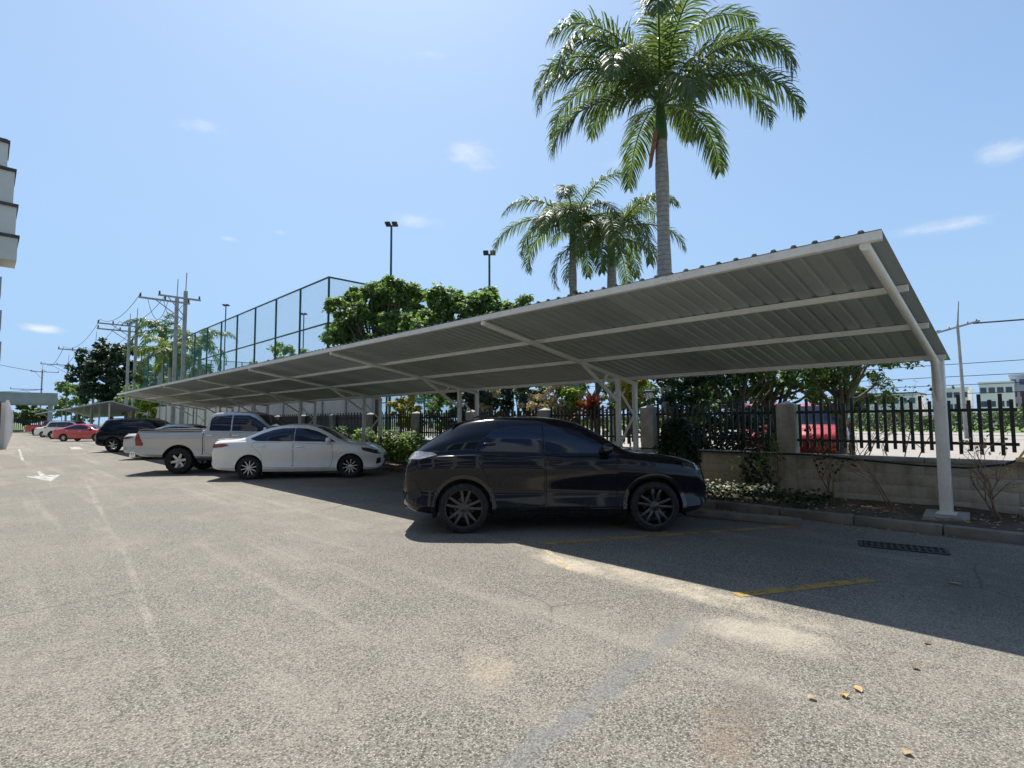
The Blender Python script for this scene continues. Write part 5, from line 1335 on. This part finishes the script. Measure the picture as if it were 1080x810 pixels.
# left boundary: white wall, stepped apartment building
lw = thing('white_wall', 'tall white boundary wall with a brown end pillar at the left edge of the lane', 'wall', (1.0, 43.2, 0))
b = MB(); d0, d1 = Vector((1.15, 43.4, 0)), Vector((3.9, 118, 0)); dr = (d1-d0).normalized(); sn = Vector((-dr.y, dr.x, 0))*.25
for k in range(18):
    p, q = d0.lerp(d1, k/18), d0.lerp(d1, (k+.985)/18); vs = [p, q, q+sn, p+sn]; b.add(vs+[v+Vector((0, 0, 2.75)) for v in vs], [(0, 3, 2, 1), (4, 5, 6, 7), (0, 1, 5, 4), (1, 2, 6, 5), (2, 3, 7, 6), (3, 0, 4, 7)])
b.build('wall_panel', M['white_dirty'], lw)
b = MB()
for k in range(19):
    p = d0.lerp(d1, k/18); b.box((p.x-.05, p.y-.12, 0), (p.x+.08, p.y+.12, 2.9))
b.build('wall_pier', M['bldg_white'], lw)
b = MB(); b.box((.45, 42.9, 0), (.90, 43.2, 2.8)); b.build('end_pillar', M['brown'], lw)
ap = thing('apartment_block', 'cream apartment building with stepped dark-edged balconies at the left edge, plus an added unseen wing', 'building', (-6, 40, 0))
b = MB(); b.box((-14, 36.8, 0), (.30, 42.5, 15.2)); b.box((-18, -47.8, 0), (-7.5, 36.5, 15.2)); b.build('wall', M['bldg_cream'], ap)  # second box: unseen long wing, added to block sky light over the lot
for fl in range(5):                            # window bands of the unseen wing added to shade the lot
    for k in range(19):
        b = MB(); b.box((-7.6, -46+k*4.3, fl*3.0+.5), (-7.44, -46+k*4.3+3.5, fl*3.0+2.6)); b.build('window', M['window'], ap)  # windows of the added unseen wing
for k, (z0, z1, x1) in enumerate([(13.72, 14.9, .42), (12.02, 13.58, .70), (10.52, 11.88, .84), (9.3, 10.38, .94)]):
    b = MB(); b.box((-8, 34.4, z0), (x1, 36.6-.1*k, z1)); w = b.build('balcony', M['bldg_cream'], ap)
    b = MB(); b.box((-8.1, 34.3, z1+.003), (x1+.06, 36.7-.1*k, z1+.137)); b.build('coping', M['coping'], w)
for k, (z0, z1, x1) in enumerate([(7.6, 8.5, .48), (6.0, 6.9, .55), (4.5, 5.4, .60), (3.0, 3.8, .5)]):
    b = MB(); b.box((-3, 34.8, z0), (x1, 36.3, z1)); w = b.build('window_ledge', M['bldg_grey'], ap)
b = MB(); b.box((-3, 36.31, 0), (.36, 36.79, 9.297)); b.build('stair_wall', M['bldg_grey'], ap)
b = MB(); b.box((-14.2, 35.4, 15.203), (.4, 42.7, 15.5)); b.build('roof', M['coping'], ap)

# far end: gatehouse canopy, gate, small carport, trees
gt = thing('gatehouse_canopy', 'long flat grey-green roof spanning the far end of the lane', 'canopy', (-2, 118, 0))
b = MB(); b.box((-16, 118, 4.6), (9.3, 124, 6.6)); b.build('fascia', M['gate_roof'], gt)
for x in (-14, -4, 8.6):
    b = MB(); b.box((x-.3, 120, 0), (x+.3, 120.6, 4.597)); b.build('column', M['bldg_grey'], gt)
gg = thing('steel_gate', 'dark steel sliding gate closing the far end of the lane', 'gate', (3.5, 126, 0))
b = MB()
for k in range(50): b.box((-4+k*.26, 126, .1), (-4+k*.26+.12, 126.06, 2.2))
b.build('gate_bars', M['dark_steel'], gg)
b = MB(); b.box((-4.1, 126.063, .1), (9.2, 126.15, .35)); b.box((-4.1, 126.063, 2.0), (9.2, 126.15, 2.25)); b.build('gate_frame', M['dark_steel'], gg)
fc = thing('carport', 'small far carport with a low pitched grey roof over the red sedan', 'carport', (10, 74, 0))
b = MB(); ya, yb2 = 66.0, 112.0
b.add([(6.2, ya, 3.0), (9.3, ya, 3.75), (13.4, ya, 2.5), (6.2, yb2, 3.0), (9.3, yb2, 3.75), (13.4, yb2, 2.5), (6.2, ya, 2.88), (9.3, ya, 3.63), (13.4, ya, 2.38), (6.2, yb2, 2.88), (9.3, yb2, 3.63), (13.4, yb2, 2.38)],
      [(0, 1, 4, 3), (1, 2, 5, 4), (6, 9, 10, 7), (7, 10, 11, 8), (0, 6, 7, 1), (1, 7, 8, 2), (3, 4, 10, 9), (4, 5, 11, 10), (0, 3, 9, 6), (2, 8, 11, 5)])
b.build('roof', M['bldg_grey'], fc)
for k in range(8):
    yy = 67+k*6.2
    b = MB(); b.box((9.25, yy-.06, 0), (9.37, yy+.06, 3.6)); b.build('post', M['white_paint'], fc)
def far_tree(lab, x, y, z0, z1, rx, ry, n, leaf, seed, size=.55, dens=1.0):
    rg = random.Random(seed); cl = []
    for _ in range(n):
        t = rg.random(); k = math.sqrt(max(.1, 1-(2*t-1)**2*.85)); a = rg.uniform(0, 6.28); q = rg.random()**.5
        cl.append((rx*q*k*math.cos(a), ry*q*k*math.sin(a), z0+(z1-z0)*t, rx*.34, 420))
    return tree('broadleaf_tree', lab, 'tree', (x, y, 0), z0+.5, .3, cl, leaf, size*.72, 0, seed, limbs=False, dens=dens)
far_tree('big dark spreading tree behind the far utility poles', 13.5, 95, 4.5, 12.5, 4.6, 8.0, 48, 'leaf_dark', 201)
far_tree('bright green bushy tree below the dark spreading tree', 13.8, 80, 2.6, 6.2, 2.6, 5.0, 18, 'leaf_frangi', 202)
far_tree('lime green low shrub beside the far carport roof', 11.8, 62, .6, 3.6, 1.3, 3.2, 14, 'leaf_lime', 203, .35)
far_tree('light green tree left of the dark tree, behind the pole', 13.0, 130, 2.5, 8.6, 4.2, 8.0, 20, 'leaf_frangi', 204)
far_tree('mid green round tree at the end of the lane under the canopy roof', 6.6, 133, 1.2, 5.2, 3.2, 3.2, 18, 'leaf_mid', 205)
far_tree('dark tree at the left end of the lane behind the gate', 1.0, 137, 1.0, 4.6, 4.0, 3.0, 18, 'leaf_dark', 206)
far_tree('green tree inside the cage corner, seen through the netting', 20, 48, 3.0, 8.0, 3.5, 6.0, 18, 'leaf_frangi', 207, .4)
far_tree('green tree at the far end of the cage behind the netting', 19, 84, 3.0, 9.5, 4.5, 7.0, 20, 'leaf_mid', 208)
far_tree('green bushy tree beside the palms at the cage end', 14.2, 72, 2.5, 8.0, 2.4, 4.0, 16, 'leaf_mid', 209)
